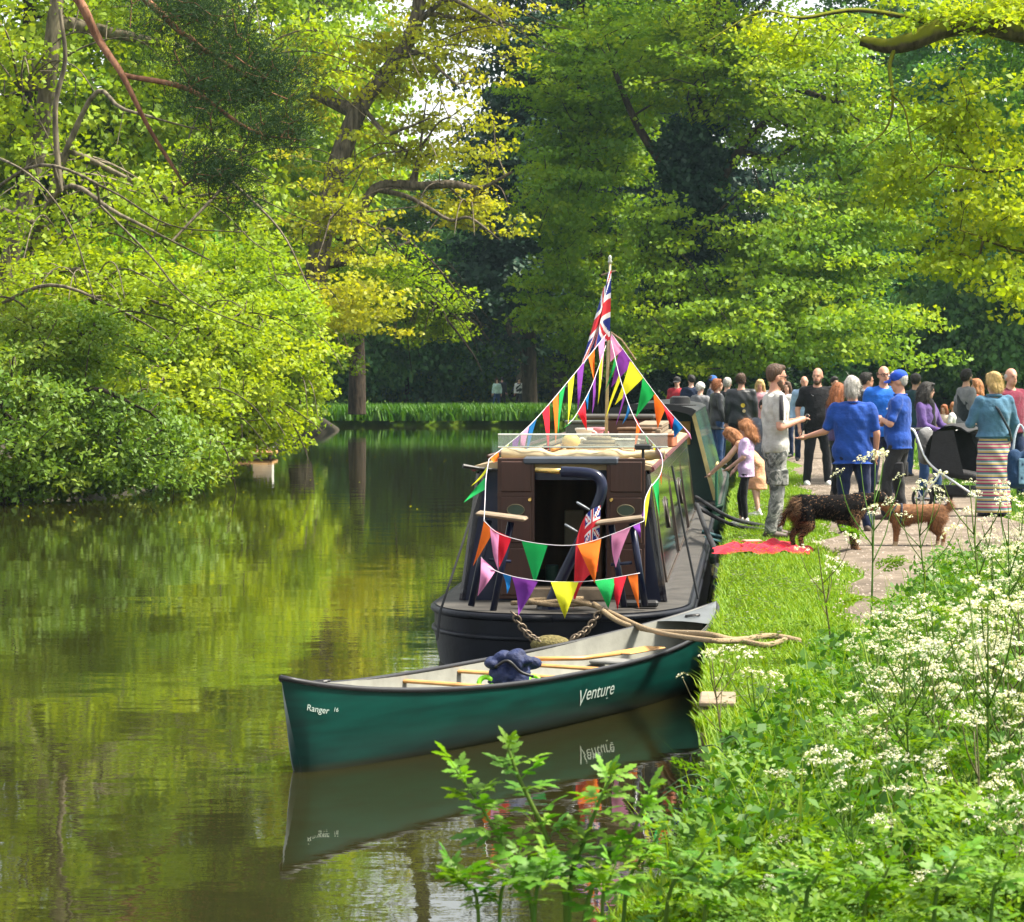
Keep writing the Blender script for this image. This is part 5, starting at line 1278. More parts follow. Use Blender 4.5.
CAMO = bpy.data.materials.new('grey_camouflage_cloth'); CAMO.use_nodes = True
_nt = CAMO.node_tree; _b = _nt.nodes['Principled BSDF']; _b.inputs['Roughness'].default_value = .9
_tc = _nt.nodes.new('ShaderNodeTexCoord'); _v = _nt.nodes.new('ShaderNodeTexNoise'); _v.inputs['Scale'].default_value = 9; _v.inputs['Detail'].default_value = 2; _v.inputs['Distortion'].default_value = 1.2
_r = _nt.nodes.new('ShaderNodeValToRGB'); _r.color_ramp.interpolation = 'CONSTANT'
for i, (p_, c_) in enumerate(((0, (.06, .065, .06)), (.42, (.16, .165, .155)), (.52, (.30, .30, .28)), (.60, (.10, .11, .10)))):
    if i > 1: _r.color_ramp.elements.new(p_)
    _r.color_ramp.elements[i].position = p_; _r.color_ramp.elements[i].color = (*c_, 1)
_nt.links.new(_tc.outputs['Object'], _v.inputs['Vector']); _nt.links.new(_v.outputs['Fac'], _r.inputs[0]); _nt.links.new(_r.outputs[0], _b.inputs['Base Color'])
STRIPE = bpy.data.materials.new('striped_skirt_cloth'); STRIPE.use_nodes = True
_nt = STRIPE.node_tree; _b = _nt.nodes['Principled BSDF']; _b.inputs['Roughness'].default_value = .9
_tc = _nt.nodes.new('ShaderNodeTexCoord'); _sp = _nt.nodes.new('ShaderNodeSeparateXYZ'); _mu = _nt.nodes.new('ShaderNodeMath'); _mu.operation = 'MULTIPLY'; _mu.inputs[1].default_value = 7.0
_fr = _nt.nodes.new('ShaderNodeMath'); _fr.operation = 'FRACT'; _r = _nt.nodes.new('ShaderNodeValToRGB'); _r.color_ramp.interpolation = 'CONSTANT'
for i, (p_, c_) in enumerate(((0, (.36, .33, .22)), (.14, (.30, .03, .10)), (.26, (.38, .35, .27)), (.38, (.03, .05, .16)), (.50, (.36, .26, .06)), (.62, (.38, .36, .30)), (.74, (.03, .16, .17)), (.86, (.28, .04, .09)))):
    if i > 1: _r.color_ramp.elements.new(p_)
    _r.color_ramp.elements[i].position = p_; _r.color_ramp.elements[i].color = (*c_, 1)
for a_, c_ in ((_tc.outputs['Object'], _sp.inputs[0]), (_sp.outputs['Z'], _mu.inputs[0]), (_mu.outputs[0], _fr.inputs[0]), (_fr.outputs[0], _r.inputs[0]), (_r.outputs[0], _b.inputs['Base Color'])): _nt.links.new(a_, c_)

JEANS = ('blue_jeans', (.018, .045, .12)); BLACKC = ('black', (.010, .010, .012)); NAVYC = ('navy', (.010, .016, .050)); DENIM = ('denim', (.055, .13, .20))
BOOT = ('brown', (.06, .04, .03)); TRAIN = ('white', (.70, .68, .64))
# front row
def grey_extras(t, T, H, sh, el, ha):
    for s in 'LR':
        a, b = sh[s], sh[s].lerp(el[s], .75); o = v3(.072 if s == 'R' else -.072, 0, .0)
        MB().tube([a + o * .95 + v3(0, 0, .03), a.lerp(b, .5) + o * .93, b + o * .80], [.020, .026, .024], 6).build('sleeve_band', cmat('charcoal_band', (.03, .03, .035)), t, smooth=True)
    MB().bev((ha['R'] + ha['L']) / 2 + v3(0, .10, .02), (.06, .03, .10), .01, rx=-.3).build('phone', BLK, t)
    for s in (-1, 1): MB().bev((s * .155, .02, .62), (.05, .14, .17), .015).build('cargo_pocket', CAMO, t)
person('man in pale grey t-shirt and camouflage trousers standing by the red blanket', 775, 540, 1.84, 80, ('pale_grey', (.42, .41, .38)), ('camo', (.1, .1, .1), CAMO), ('cropped', 'brown'), 'ruddy', 1.06, {'R': ((.25, -.02, 1.12), (.12, .20, 1.18)), 'L': ((-.25, -.02, 1.12), (-.06, .22, 1.18))}, head=(-4, 8), hem=.86, shoe=BOOT, beard='brown', glasses=True, vox=.013, extras=grey_extras, legs={'L': ((-.09, 0, .89), (-.11, .05, .49), (-.13, .05, .085)), 'R': ((.09, 0, .89), (.10, .0, .49), (.11, -.08, .085))})
person('small girl in lilac t-shirt and black leggings with curly ponytail', 746, 527, 1.21, -78, ('lilac', (.58, .42, .64)), ('black_leggings', (.010, .010, .012)), ('curly', 'ginger'), 'pale', .92, {'L': ((-.20, .02, 1.14), (-.12, .24, .98)), 'R': ((.20, .02, 1.14), (.14, .20, .93))}, hem=.82, bkind='leggings', shoe=TRAIN, vox=.014, head=(0, 16))
person('girl in peach dress bending to reach towards the boat', 757, 518, 1.22, -82, ('peach', (.60, .30, .17)), ('peach', (.60, .30, .17)), ('half', 'ginger'), 'pale', .9, {'L': ((-.2, .2, 1.2), (-.15, .45, 1.1), (-.16, .52, 1.02), (-.10, .78, .78)), 'R': ((.2, .2, 1.2), (.15, .4, 1.1), (.16, .50, 1.02), (.10, .74, .80))}, lean=42, sleeve='none', hem=.80, bkind='skirt', shoe=TRAIN, vox=.014, head=(0, 0))
person('child in dark grey dress half hidden behind the man in grey', 764, 512, 1.42, 195, ('slate', (.09, .10, .12)), ('slate', (.09, .10, .12)), ('short', 'dark'), 'tan', .9, bkind='skirt', vox=.018, shoe=TRAIN)
def nike_like(t, T, H, sh, el, ha):
    m = MB(); m.add([(.075, .140, 1.335), (.085, .141, 1.325), (.115, .138, 1.352), (.088, .1412, 1.332)], [(0, 1, 2, 3)]); m.build('chest_mark', F_WHT, t)
person('bald bearded man in black t-shirt and black jeans facing the camera', 817, 487, 1.86, 178, BLACKC, ('black_jeans', (.012, .013, .016)), ('none', 'brown'), 'ruddy', 1.16, {'L': ((-.30, .0, 1.12), (-.20, .16, .90)), 'R': ((.29, -.02, 1.12), (.27, .05, .86))}, beard='brown', hem=.84, shoe=TRAIN, vox=.015, belly=.02, extras=nike_like, legs={'L': ((-.09, 0, .89), (-.13, .04, .49), (-.16, .03, .085)), 'R': ((.09, 0, .89), (.12, .02, .49), (.15, -.02, .085))})
BLUEP = ('royal_blue', (.014, .055, .27)); BLUEJ = ('bright_blue', (.015, .11, .48))
person('grey-haired woman in blue polo shirt seen from behind, left hand stretched out', 852, 534, 1.70, 8, BLUEP, NAVYC, ('bob', 'grey'), 'ruddy', 1.16, {'L': ((-.30, .03, 1.14), (-.50, .14, 1.08)), 'R': ((.27, -.02, 1.12), (.26, .10, .90))}, hem=.78, shoe=BOOT, vox=.013, collar=('royal_blue', (.020, .075, .36)), thick=1.06)
def cargo(t, T, H, sh, el, ha):
    for s in (-1, 1): MB().bev((s * .165, .0, .60), (.05, .15, .18), .015).build('cargo_pocket', cmat('charcoal', (.022, .022, .024)), t)
    MB().bev(T((.07, .155, 1.30)), (.05, .012, .022), .004).build('chest_badge', F_WHT, t)
    MB().bev(H(0, .098, .085), (.06, .012, .03), .004).build('cap_badge', F_WHT, t)
person('man in blue cap and blue polo shirt with folded arms', 899, 522, 1.78, -72, BLUEP, ('charcoal', (.022, .022, .024)), ('cropped', 'grey'), 'ruddy', 1.12, {'L': ((-.27, .06, 1.13), (.06, .22, 1.18)), 'R': ((.27, .06, 1.14), (-.05, .24, 1.12))}, hem=.84, shoe=BOOT, vox=.013, belly=.035, cap=('cap', 'cap_blue', (.015, .06, .40)), extras=cargo, collar=('royal_blue', (.020, .075, .36)), head=(0, 8))
person('tall man with glasses in bright blue jacket behind the man in the cap', 883, 500, 1.87, 172, BLUEJ, NAVYC, ('ring', 'brown'), 'ruddy', 1.1, sleeve='long', hem=.82, glasses=True, vox=.016, thick=1.06, shoe=BOOT)
person('woman with auburn hair and purple top beside the woman in blue', 838, 500, 1.62, 60, ('plum', (.055, .035, .10)), BLACKC, ('half', 'red'), 'pale', 1.0, sleeve='long', vox=.016, shoe=BOOT)
person('man in dark suit in profile behind the blue jacket', 866, 486, 1.78, 80, ('suit', (.012, .013, .018)), ('suit', (.012, .013, .018)), ('short', 'dark'), 'ruddy', 1.1, sleeve='long', hem=.78, vox=.018, collar=('white_collar', (.7, .7, .7)))
def shades(t, T, H, sh, el, ha):
    MB().tube([H(s, y, z) for s, y, z in ((-.07, .06, .10), (-.035, .085, .11), (0, .09, .112), (.035, .085, .11), (.07, .06, .10))], .012, 6).build('sunglasses', BLK, t, smooth=True)
    m = MB(); cone(m, T((0, .02, 1.42)), .11, T((0, .05, .85)), .13); m.v = [(x * .8, y, z) for x, y, z in m.v]; remesh_obj('black_vest', m, cmat(*BLACKC), t, .016, .003, 3)
person('dark-haired woman in purple cardigan holding the pushchair handle', 926, 503, 1.64, 128, ('purple', (.085, .05, .17)), JEANS, ('long', 'dark'), 'pale', 1.02, {'R': ((.24, .10, 1.12), (.17, .34, 1.03)), 'L': ((-.24, .10, 1.12), (-.12, .36, 1.03))}, sleeve='long', hem=.86, vox=.015, extras=shades, head=(-38, 4), shoe=BOOT)
person('dark-haired man behind the woman with the pushchair', 915, 478, 1.77, 30, ('dark_teal', (.02, .05, .06)), JEANS, ('short', 'dark'), 'tan', 1.05, sleeve='long', vox=.02)
def vest(t, T, H, sh, el, ha):
    m = MB(); loft(m, [(.92, .19, .135, 0), (1.1, .18, .13, 0), (1.3, .195, .135, 0), (1.44, .15, .10, 0)], 16, T); remesh_obj('waistcoat', m, cmat('dark_waistcoat', (.02, .025, .03)), t, .016, .003, 2)
person('man in dark waistcoat over grey sleeves in profile', 966, 482, 1.84, 68, ('mid_grey', (.16, .16, .17)), BLACKC, ('short', 'dark'), 'tan', 1.05, sleeve='long', vox=.016, beard='dark', extras=vest)
def denim_extras(t, T, H, sh, el, ha):
    MB().tube([T((-.13, -.02, 1.47)), T((-.02, -.155, 1.30)), T((.12, -.165, 1.06)), T((.21, -.06, .93))], .016, 6).build('bag_strap', cmat('bag_strap', (.03, .04, .05)), t, smooth=True)
    MB().torus(T((0, -.01, 1.47)), .078, .022, 18, 6).build('collar', cmat(*DENIM), t, smooth=True)
    m = MB(); loft(m, [(.955, .185, .135, 0), (1.0, .18, .132, 0)], 20, T); m.build('waistband', cmat('denim_band', (.035, .11, .18)), t, smooth=True)
person('blonde woman in denim jacket and striped maxi skirt seen from behind', 993, 519, 1.76, -18, DENIM, ('stripes', (.5, .5, .5), STRIPE), ('bob', 'blonde'), 'pale', 1.12, {'L': ((-.29, .05, 1.13), (-.16, .24, 1.12)), 'R': ((.28, .0, 1.14), (.26, .10, .92))}, sleeve='long', hem=.97, bkind='maxi', vox=.013, thick=1.08, extras=denim_extras, head=(-12, 8))
person('bald man in maroon top at the right edge behind the blonde woman', 1010, 500, 1.84, 150, ('maroon', (.14, .02, .04)), ('dark_blue', (.01, .02, .055)), ('ring', 'grey'), 'ruddy', 1.12, sleeve='long', vox=.018, belly=.02)
# tote bag on her right shoulder
bp_ = W(1019, 466, 30.2)
t = thing('tote_bag', 'dark blue tote bag with a pale starred patch on the right arm', 'bag', bp_ - Vector((0, 0, .26)), .25)
m = MB(); cone(m, (-.06, 0, .10), .09, (-.06, 0, .38), .085); cone(m, (.10, 0, .10), .09, (.10, 0, .38), .085); cone(m, (-.06, 0, .08), .09, (.10, 0, .08), .09); m.v = [(x, y * .7, z) for x, y, z in m.v]
remesh_obj('body', m, cmat('tote_blue', (.012, .035, .085)), t, .014, .004, 4)
pt = MB().bev((.05, -.066, .20), (.17, .016, .30), .012).build('patch', cmat('pale_blue_patch', (.13, .24, .34)), t)
for x, z in ((.01, .28), (.09, .31), (.05, .20), (.0, .12), (.10, .13), (.06, .08)):
    m = MB(); m.add([(x + r * math.sin(a), -.0765, z + r * math.cos(a)) for a, r in ((i * math.pi / 5, .022 if i % 2 == 0 else .010) for i in range(10))], [tuple(range(10))]); m.build('star', cmat('tote_blue', (0, 0, 0)), pt)
MB().tube(catmull([(-.08, 0, .40), (-.05, 0, .62), (.02, .02, .74), (.08, 0, .62), (.12, 0, .40)], 5), .013, 6).build('handle', cmat('strap_pale', (.35, .42, .5)), t, smooth=True)
# second row and the far crowd
def patches(t, T, H, sh, el, ha):
    for x, z, r, c in ((.03, 1.18, .038, (.6, .42, .05)), (.05, 1.08, .03, (.5, .38, .2))):
        MB().lathe([(r, -.004), (r, .004)], T((x, -.150, z)), 12, 'y').build('back_patch', cmat('patch%d' % int(r * 1000), c), t)
person('man in black leather waistcoat with gold back patch seen from behind', 741, 473, 1.78, 5, ('leather', (.020, .022, .024), 'waistcoat', mat('black_leather', (.020, .022, .026), .45, .3, 8, .3)), BLACKC, ('bun', 'brown'), 'ruddy', 1.22, sleeve='long', hem=.86, vox=.018, extras=patches)
person('red-haired woman in black leather coat and jeans', 717, 467, 1.68, 70, ('leather', (.02, .02, .02), 'coat', M['black_leather']), JEANS, ('bob', 'red'), 'pale', 1.05, sleeve='long', hem=.74, vox=.02)
person('person in blue jeans and dark jacket beside the red-haired woman', 727, 464, 1.70, 20, ('dark_jacket', (.02, .022, .028)), JEANS, ('short', 'grey'), 'pale', 1.0, sleeve='long', vox=.02)
person('person in grey coat and pale woolly hat', 700, 461, 1.60, 30, ('grey_coat', (.16, .16, .17)), ('pale_trousers', (.40, .40, .40)), ('short', 'white'), 'pale', 1.05, sleeve='long', hem=.72, vox=.02, cap=('beanie', 'cream_wool', (.55, .52, .48)))
person('person in red top and dark cap beyond the green boat', 677, 447, 1.72, 200, ('red_top', (.28, .02, .03)), JEANS, ('short', 'dark'), 'pale', 1.1, sleeve='long', vox=.022, cap=('cap', 'cap_black', (.02, .02, .022)))
person('person in dark navy coat beyond the green boat', 691, 450, 1.76, 10, ('navy_coat', (.012, .02, .045)), JEANS, ('short', 'dark'), 'pale', 1.05, sleeve='long', hem=.75, vox=.024)
person('person in blue woolly hat at the back of the crowd', 712, 452, 1.74, 100, ('slate_coat', (.06, .08, .12)), JEANS, ('short', 'dark'), 'pale', 1.05, sleeve='long', vox=.024, cap=('beanie', 'blue_wool', (.03, .10, .30)))
person('blonde person in pink top behind the man in grey', 760, 458, 1.66, 210, ('pink_top', (.45, .22, .25)), BLACKC, ('half', 'blonde'), 'ruddy', 1.0, sleeve='long', vox=.022)
person('person with fair bobbed hair and white top further back', 772, 455, 1.70, 10, ('white_top', (.5, .5, .5)), JEANS, ('bob', 'blonde'), 'pale', 1.0, vox=.024)
person('bald man in pale blue shirt behind the man in black', 804, 462, 1.74, 190, ('pale_blue', (.22, .32, .45)), ('dark_blue', (.01, .02, .055)), ('ring', 'grey'), 'ruddy', 1.1, vox=.022, sleeve='long')
person('woman in white blouse between the two bearded men', 787, 458, 1.62, 215, ('blouse', (.55, .52, .5)), ('dark_blue', (.01, .02, .055)), ('long', 'brown'), 'pale', 1.0, vox=.024, sleeve='long')
person('dark-haired man right behind the man in black', 834, 460, 1.72, 140, ('brown_top', (.10, .06, .04)), BLACKC, ('short', 'dark'), 'tan', 1.05, vox=.024, sleeve='long')
person('child with red hair seated low behind the pushchair', 944, 466, 1.18, 220, ('cream_top', (.5, .4, .32)), JEANS, ('half', 'red'), 'pale', .95, vox=.024)
person('fair-haired child standing behind the pushchair', 953, 466, 1.22, 120, ('white_top', (.5, .5, .5)), JEANS, ('bob', 'ginger'), 'pale', .95, vox=.024)
person('woman with red hair behind the man in the waistcoat', 976, 470, 1.68, -60, ('rust_top', (.30, .08, .04)), JEANS, ('long', 'ginger'), 'pale', 1.0, vox=.022, sleeve='long')
person('walker in pale mint top on the far bank', 497, 405, 1.68, 190, ('mint', (.35, .50, .46)), JEANS, ('long', 'brown'), 'pale', 1.0, d=140, vox=.04, sleeve='long', group='walkers on the far bank')
person('walker in dark jacket close behind the mint top on the far bank', 502, 405, 1.76, 10, ('dark_jacket', (.02, .022, .028)), BLACKC, ('short', 'dark'), 'pale', 1.05, d=143, vox=.04, sleeve='long', group='walkers on the far bank')
person('walker in dark waistcoat with pale sleeves on the far bank', 519, 405, 1.70, 175, ('pale_sleeves', (.5, .5, .5)), BLACKC, ('short', 'dark'), 'pale', 1.05, d=140, vox=.04, sleeve='long', extras=vest, group='walkers on the far bank')

# ------------------------------------------------------------------ dogs
FB = mat('black_fur', (.007, .006, .006), .9, .3, 30, spec=.08); FT = mat('tan_fur', (.17, .085, .035), .75, .4, 25); FG = mat('ginger_fur', (.19, .08, .028), .75, .45, 20); FW = mat('cream_fur', (.45, .33, .2), .75, .2, 20)
def dog(label, loc, rz, h, mats, cls, long, seed, head_dz=0.0, harness=None, tail_up=True, head_fw=0.0):
    """shoulder height 1 = h; the dog looks along +x"""
    t = thing('dog', label, 'dog', loc, rz); t.scale = (h, h, h); mb = MB()
    # trunk: deep chest, tucked belly
    for a, r, b, s in (((.42, 0, .74), .20, (.18, 0, .72), .215), ((.18, 0, .72), .215, (-.18, 0, .74), .185), ((-.18, 0, .74), .185, (-.48, 0, .77), .175), ((.40, 0, .66), .17, (.22, 0, .62), .17), ((-.45, 0, .75), .17, (-.52, 0, .70), .15)): cone(mb, a, r, b, s, 12)
    hx, hz = .88 + head_fw, .92 + head_dz
    cone(mb, (.44, 0, .82), .15, (hx - .12, 0, hz - .02), .105, 12)
    mb.ell((hx, 0, hz), (.135, .115, .115), 14, 10); cone(mb, (hx + .08, 0, hz - .03), .075, (hx + .24, 0, hz - .065), .048); cone(mb, (hx + .06, 0, hz - .08), .05, (hx + .20, 0, hz - .105), .03)
    for s in (-1, 1):
        # fore leg: straight, low wrist; hind leg: stifle forward, hock back
        cone(mb, (.40, s * .11, .60), .095, (.39, s * .115, .34), .060); cone(mb, (.39, s * .115, .34), .058, (.405, s * .115, .09), .045); cone(mb, (.41, s * .115, .045), .045, (.46, s * .115, .035), .038)
        sx = -.04 if s > 0 else .05
        cone(mb, (-.46 + sx, s * .10, .66), .135, (-.40 + sx, s * .12, .44), .085); cone(mb, (-.40 + sx, s * .12, .44), .075, (-.56 + sx, s * .12, .27), .045); cone(mb, (-.56 + sx, s * .12, .27), .044, (-.53 + sx, s * .12, .07), .040); cone(mb, (-.53 + sx, s * .12, .04), .043, (-.47 + sx, s * .12, .033), .036)
        cone(mb, (hx - .04, s * .10, hz + .09), .045, (hx - .06, s * .145, hz - .03), .028)
    if tail_up: cone(mb, (-.60, 0, .80), .055, (-.74, 0, .90), .06); cone(mb, (-.74, 0, .90), .06, (-.70, .0, 1.02), .04)
    else: cone(mb, (-.60, 0, .78), .05, (-.74, 0, .62), .045); cone(mb, (-.74, 0, .62), .045, (-.78, 0, .45), .03)
    b = remesh_obj('body', mb, mats, t, .022, 0, 0, 2, classify=cls)
    rng = np.random.default_rng(seed)
    f = fur('fur', b, t, 18000, lambda P: long * (.35 + .65 * ((P[:, 0] < .55) & (P[:, 2] > .3))) * (1 + .8 * (P[:, 0] < -.5)), (-.55, 0, -.55), rng, mats, cls, .0034)
    nz = MB().ell((hx + .285, 0, hz - .055), (.022, .028, .022), 10, 6).build('nose', BLK, t, smooth=True)
    for s in (-1, 1): MB().ell((hx + .09, s * .06, hz + .035), (.018, .015, .018), 8, 6).build('eye', EYE, t, smooth=True)
    if harness:
        hs = MB(); hs.torus((.30, 0, .70), .235, .022, 20, 6, ax=(1, 0, .1)).torus((.48, 0, .78), .185, .02, 18, 6, ax=(.8, 0, .5)); hs.bev((.38, 0, .93), (.22, .12, .03), .01); hs.build('harness', cmat('harness', harness), t, smooth=True)
    return t
def cls1(P):
    r = np.random.default_rng(2).random(len(P)); tan = (P[:, 2] < .52) | ((P[:, 0] < -.50) & (P[:, 2] < .9)) | ((P[:, 0] > .70) & (P[:, 2] < .80)) | ((P[:, 0] > .3) & (P[:, 2] < .70) & (P[:, 0] < .6))
    return np.where(tan, np.where(r < .55, 1, 0), np.where(r < .04, 1, 0))
p = G(832, 553)
dog('big shaggy black and tan dog standing on the lawn', (p.x - .02, p.y, p.z + .01), math.radians(6), .60, [FB, FT], cls1, .062, 1, head_dz=-.05, tail_up=False, head_fw=-.06)
def cls2(P):
    return np.where((P[:, 2] < .14) | ((P[:, 0] > .95) & (P[:, 2] < .85)), 1, 0)
p = G(917, 550)
dog('smaller ginger dog in a dark harness nose to nose with the shaggy dog', (p.x, p.y + .15, p.z + .01), math.radians(176), .47, [FG, FW], cls2, .055, 2, head_dz=.0, harness=(.02, .025, .04), head_fw=-.10)

# ------------------------------------------------------------------ pushchair
p = G(950, 509)
t = thing('pushchair', 'black folding-hood pushchair with silver frame on the path', 'pushchair', (p.x, p.y - .6, GZ + .02), math.radians(-35))
PB = mat('black_pram_cloth', (.018, .018, .020), .8, .25, 12, .3); SILV = mat('silver_tube', (.62, .63, .64), .3, .05, metallic=.8)
for s in (-1, 1):
    MB().tube(catmull([(-.62, s * .24, 1.02), (-.50, s * .24, 1.0), (-.30, s * .26, .62), (.05, s * .27, .38), (.48, s * .27, .13)], 5), .016, 8).build('frame_tube', SILV, t, smooth=True)
    MB().tube([(-.12, s * .26, .48), (-.34, s * .28, .16)], .014, 8).build('rear_leg', SILV, t, smooth=True)
    for x, r in ((-.36, .15), (.50, .11)):
        w = MB().torus((x, s * .29, r), r - .02, .022, 20, 6, ax=(0, 1, 0)).build('wheel', BLK, t, smooth=True)
        MB().lathe([(.03, -.02), (.03, .02)], (x, s * .29, r), 10, 'y').build('hub', SILV, w)
        for k in range(3): a = k * math.pi / 3; MB().tube([(x - math.cos(a) * (r - .03), s * .29, r - math.sin(a) * (r - .03)), (x + math.cos(a) * (r - .03), s * .29, r + math.sin(a) * (r - .03))], .007, 5).build('spoke', SILV, w)
MB().tube([(-.62, -.25, 1.02), (-.62, .25, 1.02)], .020, 8).build('handle', BLK, t, smooth=True)
rows = []
for i in range(9):
    a = math.radians(-20 + 150 * i / 8); rows.append([(.02 - .36 * math.cos(a) + .0, y * (.27 - .03 * abs(math.sin(a))), .72 + .36 * math.sin(a) + .03 * (1 - (y) ** 2)) for y in (-1, -.7, -.3, 0, .3, .7, 1)])
rows2 = [[(x * .95, y * .95, z - .02) for x, y, z in r] for r in rows]
MB().grid(rows).grid(rows2).build('hood', PB, t, smooth=True)
for i in (2, 5, 8): MB().tube(rows[i], .010, 6).build('hood_rib', PB, t, smooth=True)
m = MB(); cone(m, (-.22, -.12, .95), .05, (-.10, -.12, .50), .055); cone(m, (-.22, .12, .95), .05, (-.10, .12, .50), .055); cone(m, (-.16, 0, .9), .08, (-.08, 0, .48), .08); cone(m, (-.10, -.13, .48), .06, (.30, -.12, .42), .05); cone(m, (-.10, .13, .48), .06, (.30, .12, .42), .05); cone(m, (-.1, 0, .48), .07, (.32, 0, .40), .06)
remesh_obj('seat', m, PB, t, .018, .003, 5)
for s in (-1, 1): MB().grid([[(-.24, s * .24, 1.0), (-.30, s * .25, .55)], [(.05, s * .245, 1.02), (.20, s * .25, .45)]]).build('side_panel', PB, t)
MB().bev((-.05, 0, .24), (.5, .4, .14), .03).build('basket', PB, t)
m = MB(); cone(m, (-.45, .0, .95), .10, (-.45, 0, .65), .09); m.v = [(x, y * 1.6, z) for x, y, z in m.v]; remesh_obj('hanging_bag', m, cmat('grey_bag', (.13, .13, .13)), t, .02, .006, 8)

# ------------------------------------------------------------------ red blanket
rng_ = np.random.default_rng(9); c0 = G(762, 553); rows = []
for i in range(34):
    row = []
    for j in range(20):
        x, y = (i / 33 - .5) * .92, (j / 19 - .5) * .85
        e = .06 * math.sin(7 * y + 2) + .05 * math.sin(13 * y)
        z = .02 - .05 * max(abs(x) / .46, abs(y) / .425) ** 6 + .024 * math.sin(x * 15 + y * 6) * math.sin(y * 13 + 1) + .018 * math.sin(x * 31 - y * 17) * math.sin(x * 11 + 3 * y) + .04 * math.exp(-((x - .12) ** 2 + y ** 2) * 22)
        row.append((x + e * (.5 if abs(x) > .3 else .2), y + .05 * math.sin(9 * x), max(z, -.035)))
    rows.append(row)
t = thing('red_blanket', 'crumpled red blanket lying on the lawn by the boat', 'blanket', (c0.x, c0.y, GZ + .05), -.15)
MB().grid(rows).build('cloth', cmat('red_blanket', (.50, .012, .03)), t, smooth=True)
m = MB().bev((0, 0, .0), (.18, .10, .02), .006).build('tray', mat('tan_card', (.45, .33, .22), .8), thing('card_tray', 'small tan tray lying on the red blanket', 'tray', (c0.x - .1, c0.y - .02, GZ + .12), .3))

# ------------------------------------------------------------------ lawn grass and daisies
rng_ = np.random.default_rng(77)
def path_left(d): return 2.62 + 0.094 * (d - 20.8) + .10 * np.sin(d * .9) + .07 * np.sin(d * 2.3)
def scatter(n, d0, d1, xa, xb, rng, pw=1.0):
    d = d0 + (d1 - d0) * rng.random(n) ** pw; a = np.array([xa(q) for q in d]); b = np.array([xb(q) for q in d])
    return np.stack([a + (b - a) * rng.random(n), d, np.full(n, GZ - .01)], 1)
P_ = scatter(26000, 8, 46, lambda d: bank_x(d) + .05, lambda d: path_left(d) + .12, rng_, 1.35)
on = P_[:, 0] < np.array([path_left(q) for q in P_[:, 1]]) + rng_.normal(size=len(P_)) * .12
on &= ((P_[:, 0] - c0.x) / .50) ** 2 + ((P_[:, 1] - c0.y) / .55) ** 2 > 1
V_, T_, ti_ = tufts(rng_, P_[on], 4, .065, .0055, .03, .8)
tag(np_obj('lawn_grass', V_, T_, LF_GRASS, tint=ti_), 'short bright green lawn grass beside the boats', 'grass', kind='stuff')
# longer grass hanging over the timber edge
P_ = scatter(2600, 12.8, 40, lambda d: bank_x(d) + .01, lambda d: bank_x(d) + .07, rng_, 1.3); P_[:, 2] -= .04
V_, T_, ti_ = tufts(rng_, P_, 6, .075, .005, .03, .9)
tag(np_obj('edge_grass', V_, T_, LF_GRASS, tint=ti_), 'longer grass tufts hanging over the bank edge', 'grass', kind='stuff')
# grass beyond the path
P_ = scatter(5000, 10, 60, lambda d: path_left(d) + 2.5, lambda d: path_left(d) + 7, rng_, 1.2)
V_, T_, ti_ = tufts(rng_, P_, 5, .16, .008, .08, .8)
tag(np_obj('verge_grass', V_, T_, LF_FAR, tint=ti_), 'rougher grass on the verge beyond the path', 'grass', kind='stuff')
# daisies: white dots in patches
P_ = scatter(5200, 13, 40, lambda d: bank_x(d) + .05, lambda d: path_left(d) - .1, rng_, 1.2)
pa = np.sin(P_[:, 0] * 3.1 + 1) * np.sin(P_[:, 1] * 1.3) + .6 * np.sin(P_[:, 0] * 7 + P_[:, 1] * 2.1)
P_ = P_[(pa > .55) | ((P_[:, 0] - np.array([bank_x(q) for q in P_[:, 1]]) < .45) & (rng_.random(len(P_)) < .45))]; n = len(P_)
P_[:, 2] = GZ + rng_.uniform(.07, .10, n); c_, s_ = circ(6); r_ = rng_.uniform(.009, .014, n)[:, None]
V_ = (P_[:, None, :] + np.stack([r_ * c_, r_ * s_ , np.zeros((n, 6)) + s_ * -.004], 2)).reshape(-1, 3)
tag(np_obj('daisies', V_, np.arange(n * 6).reshape(-1, 6), mat('daisy_white', (.72, .72, .68), .7, .03)), 'small white daisies dotted over the lawn', 'daisies', kind='stuff')

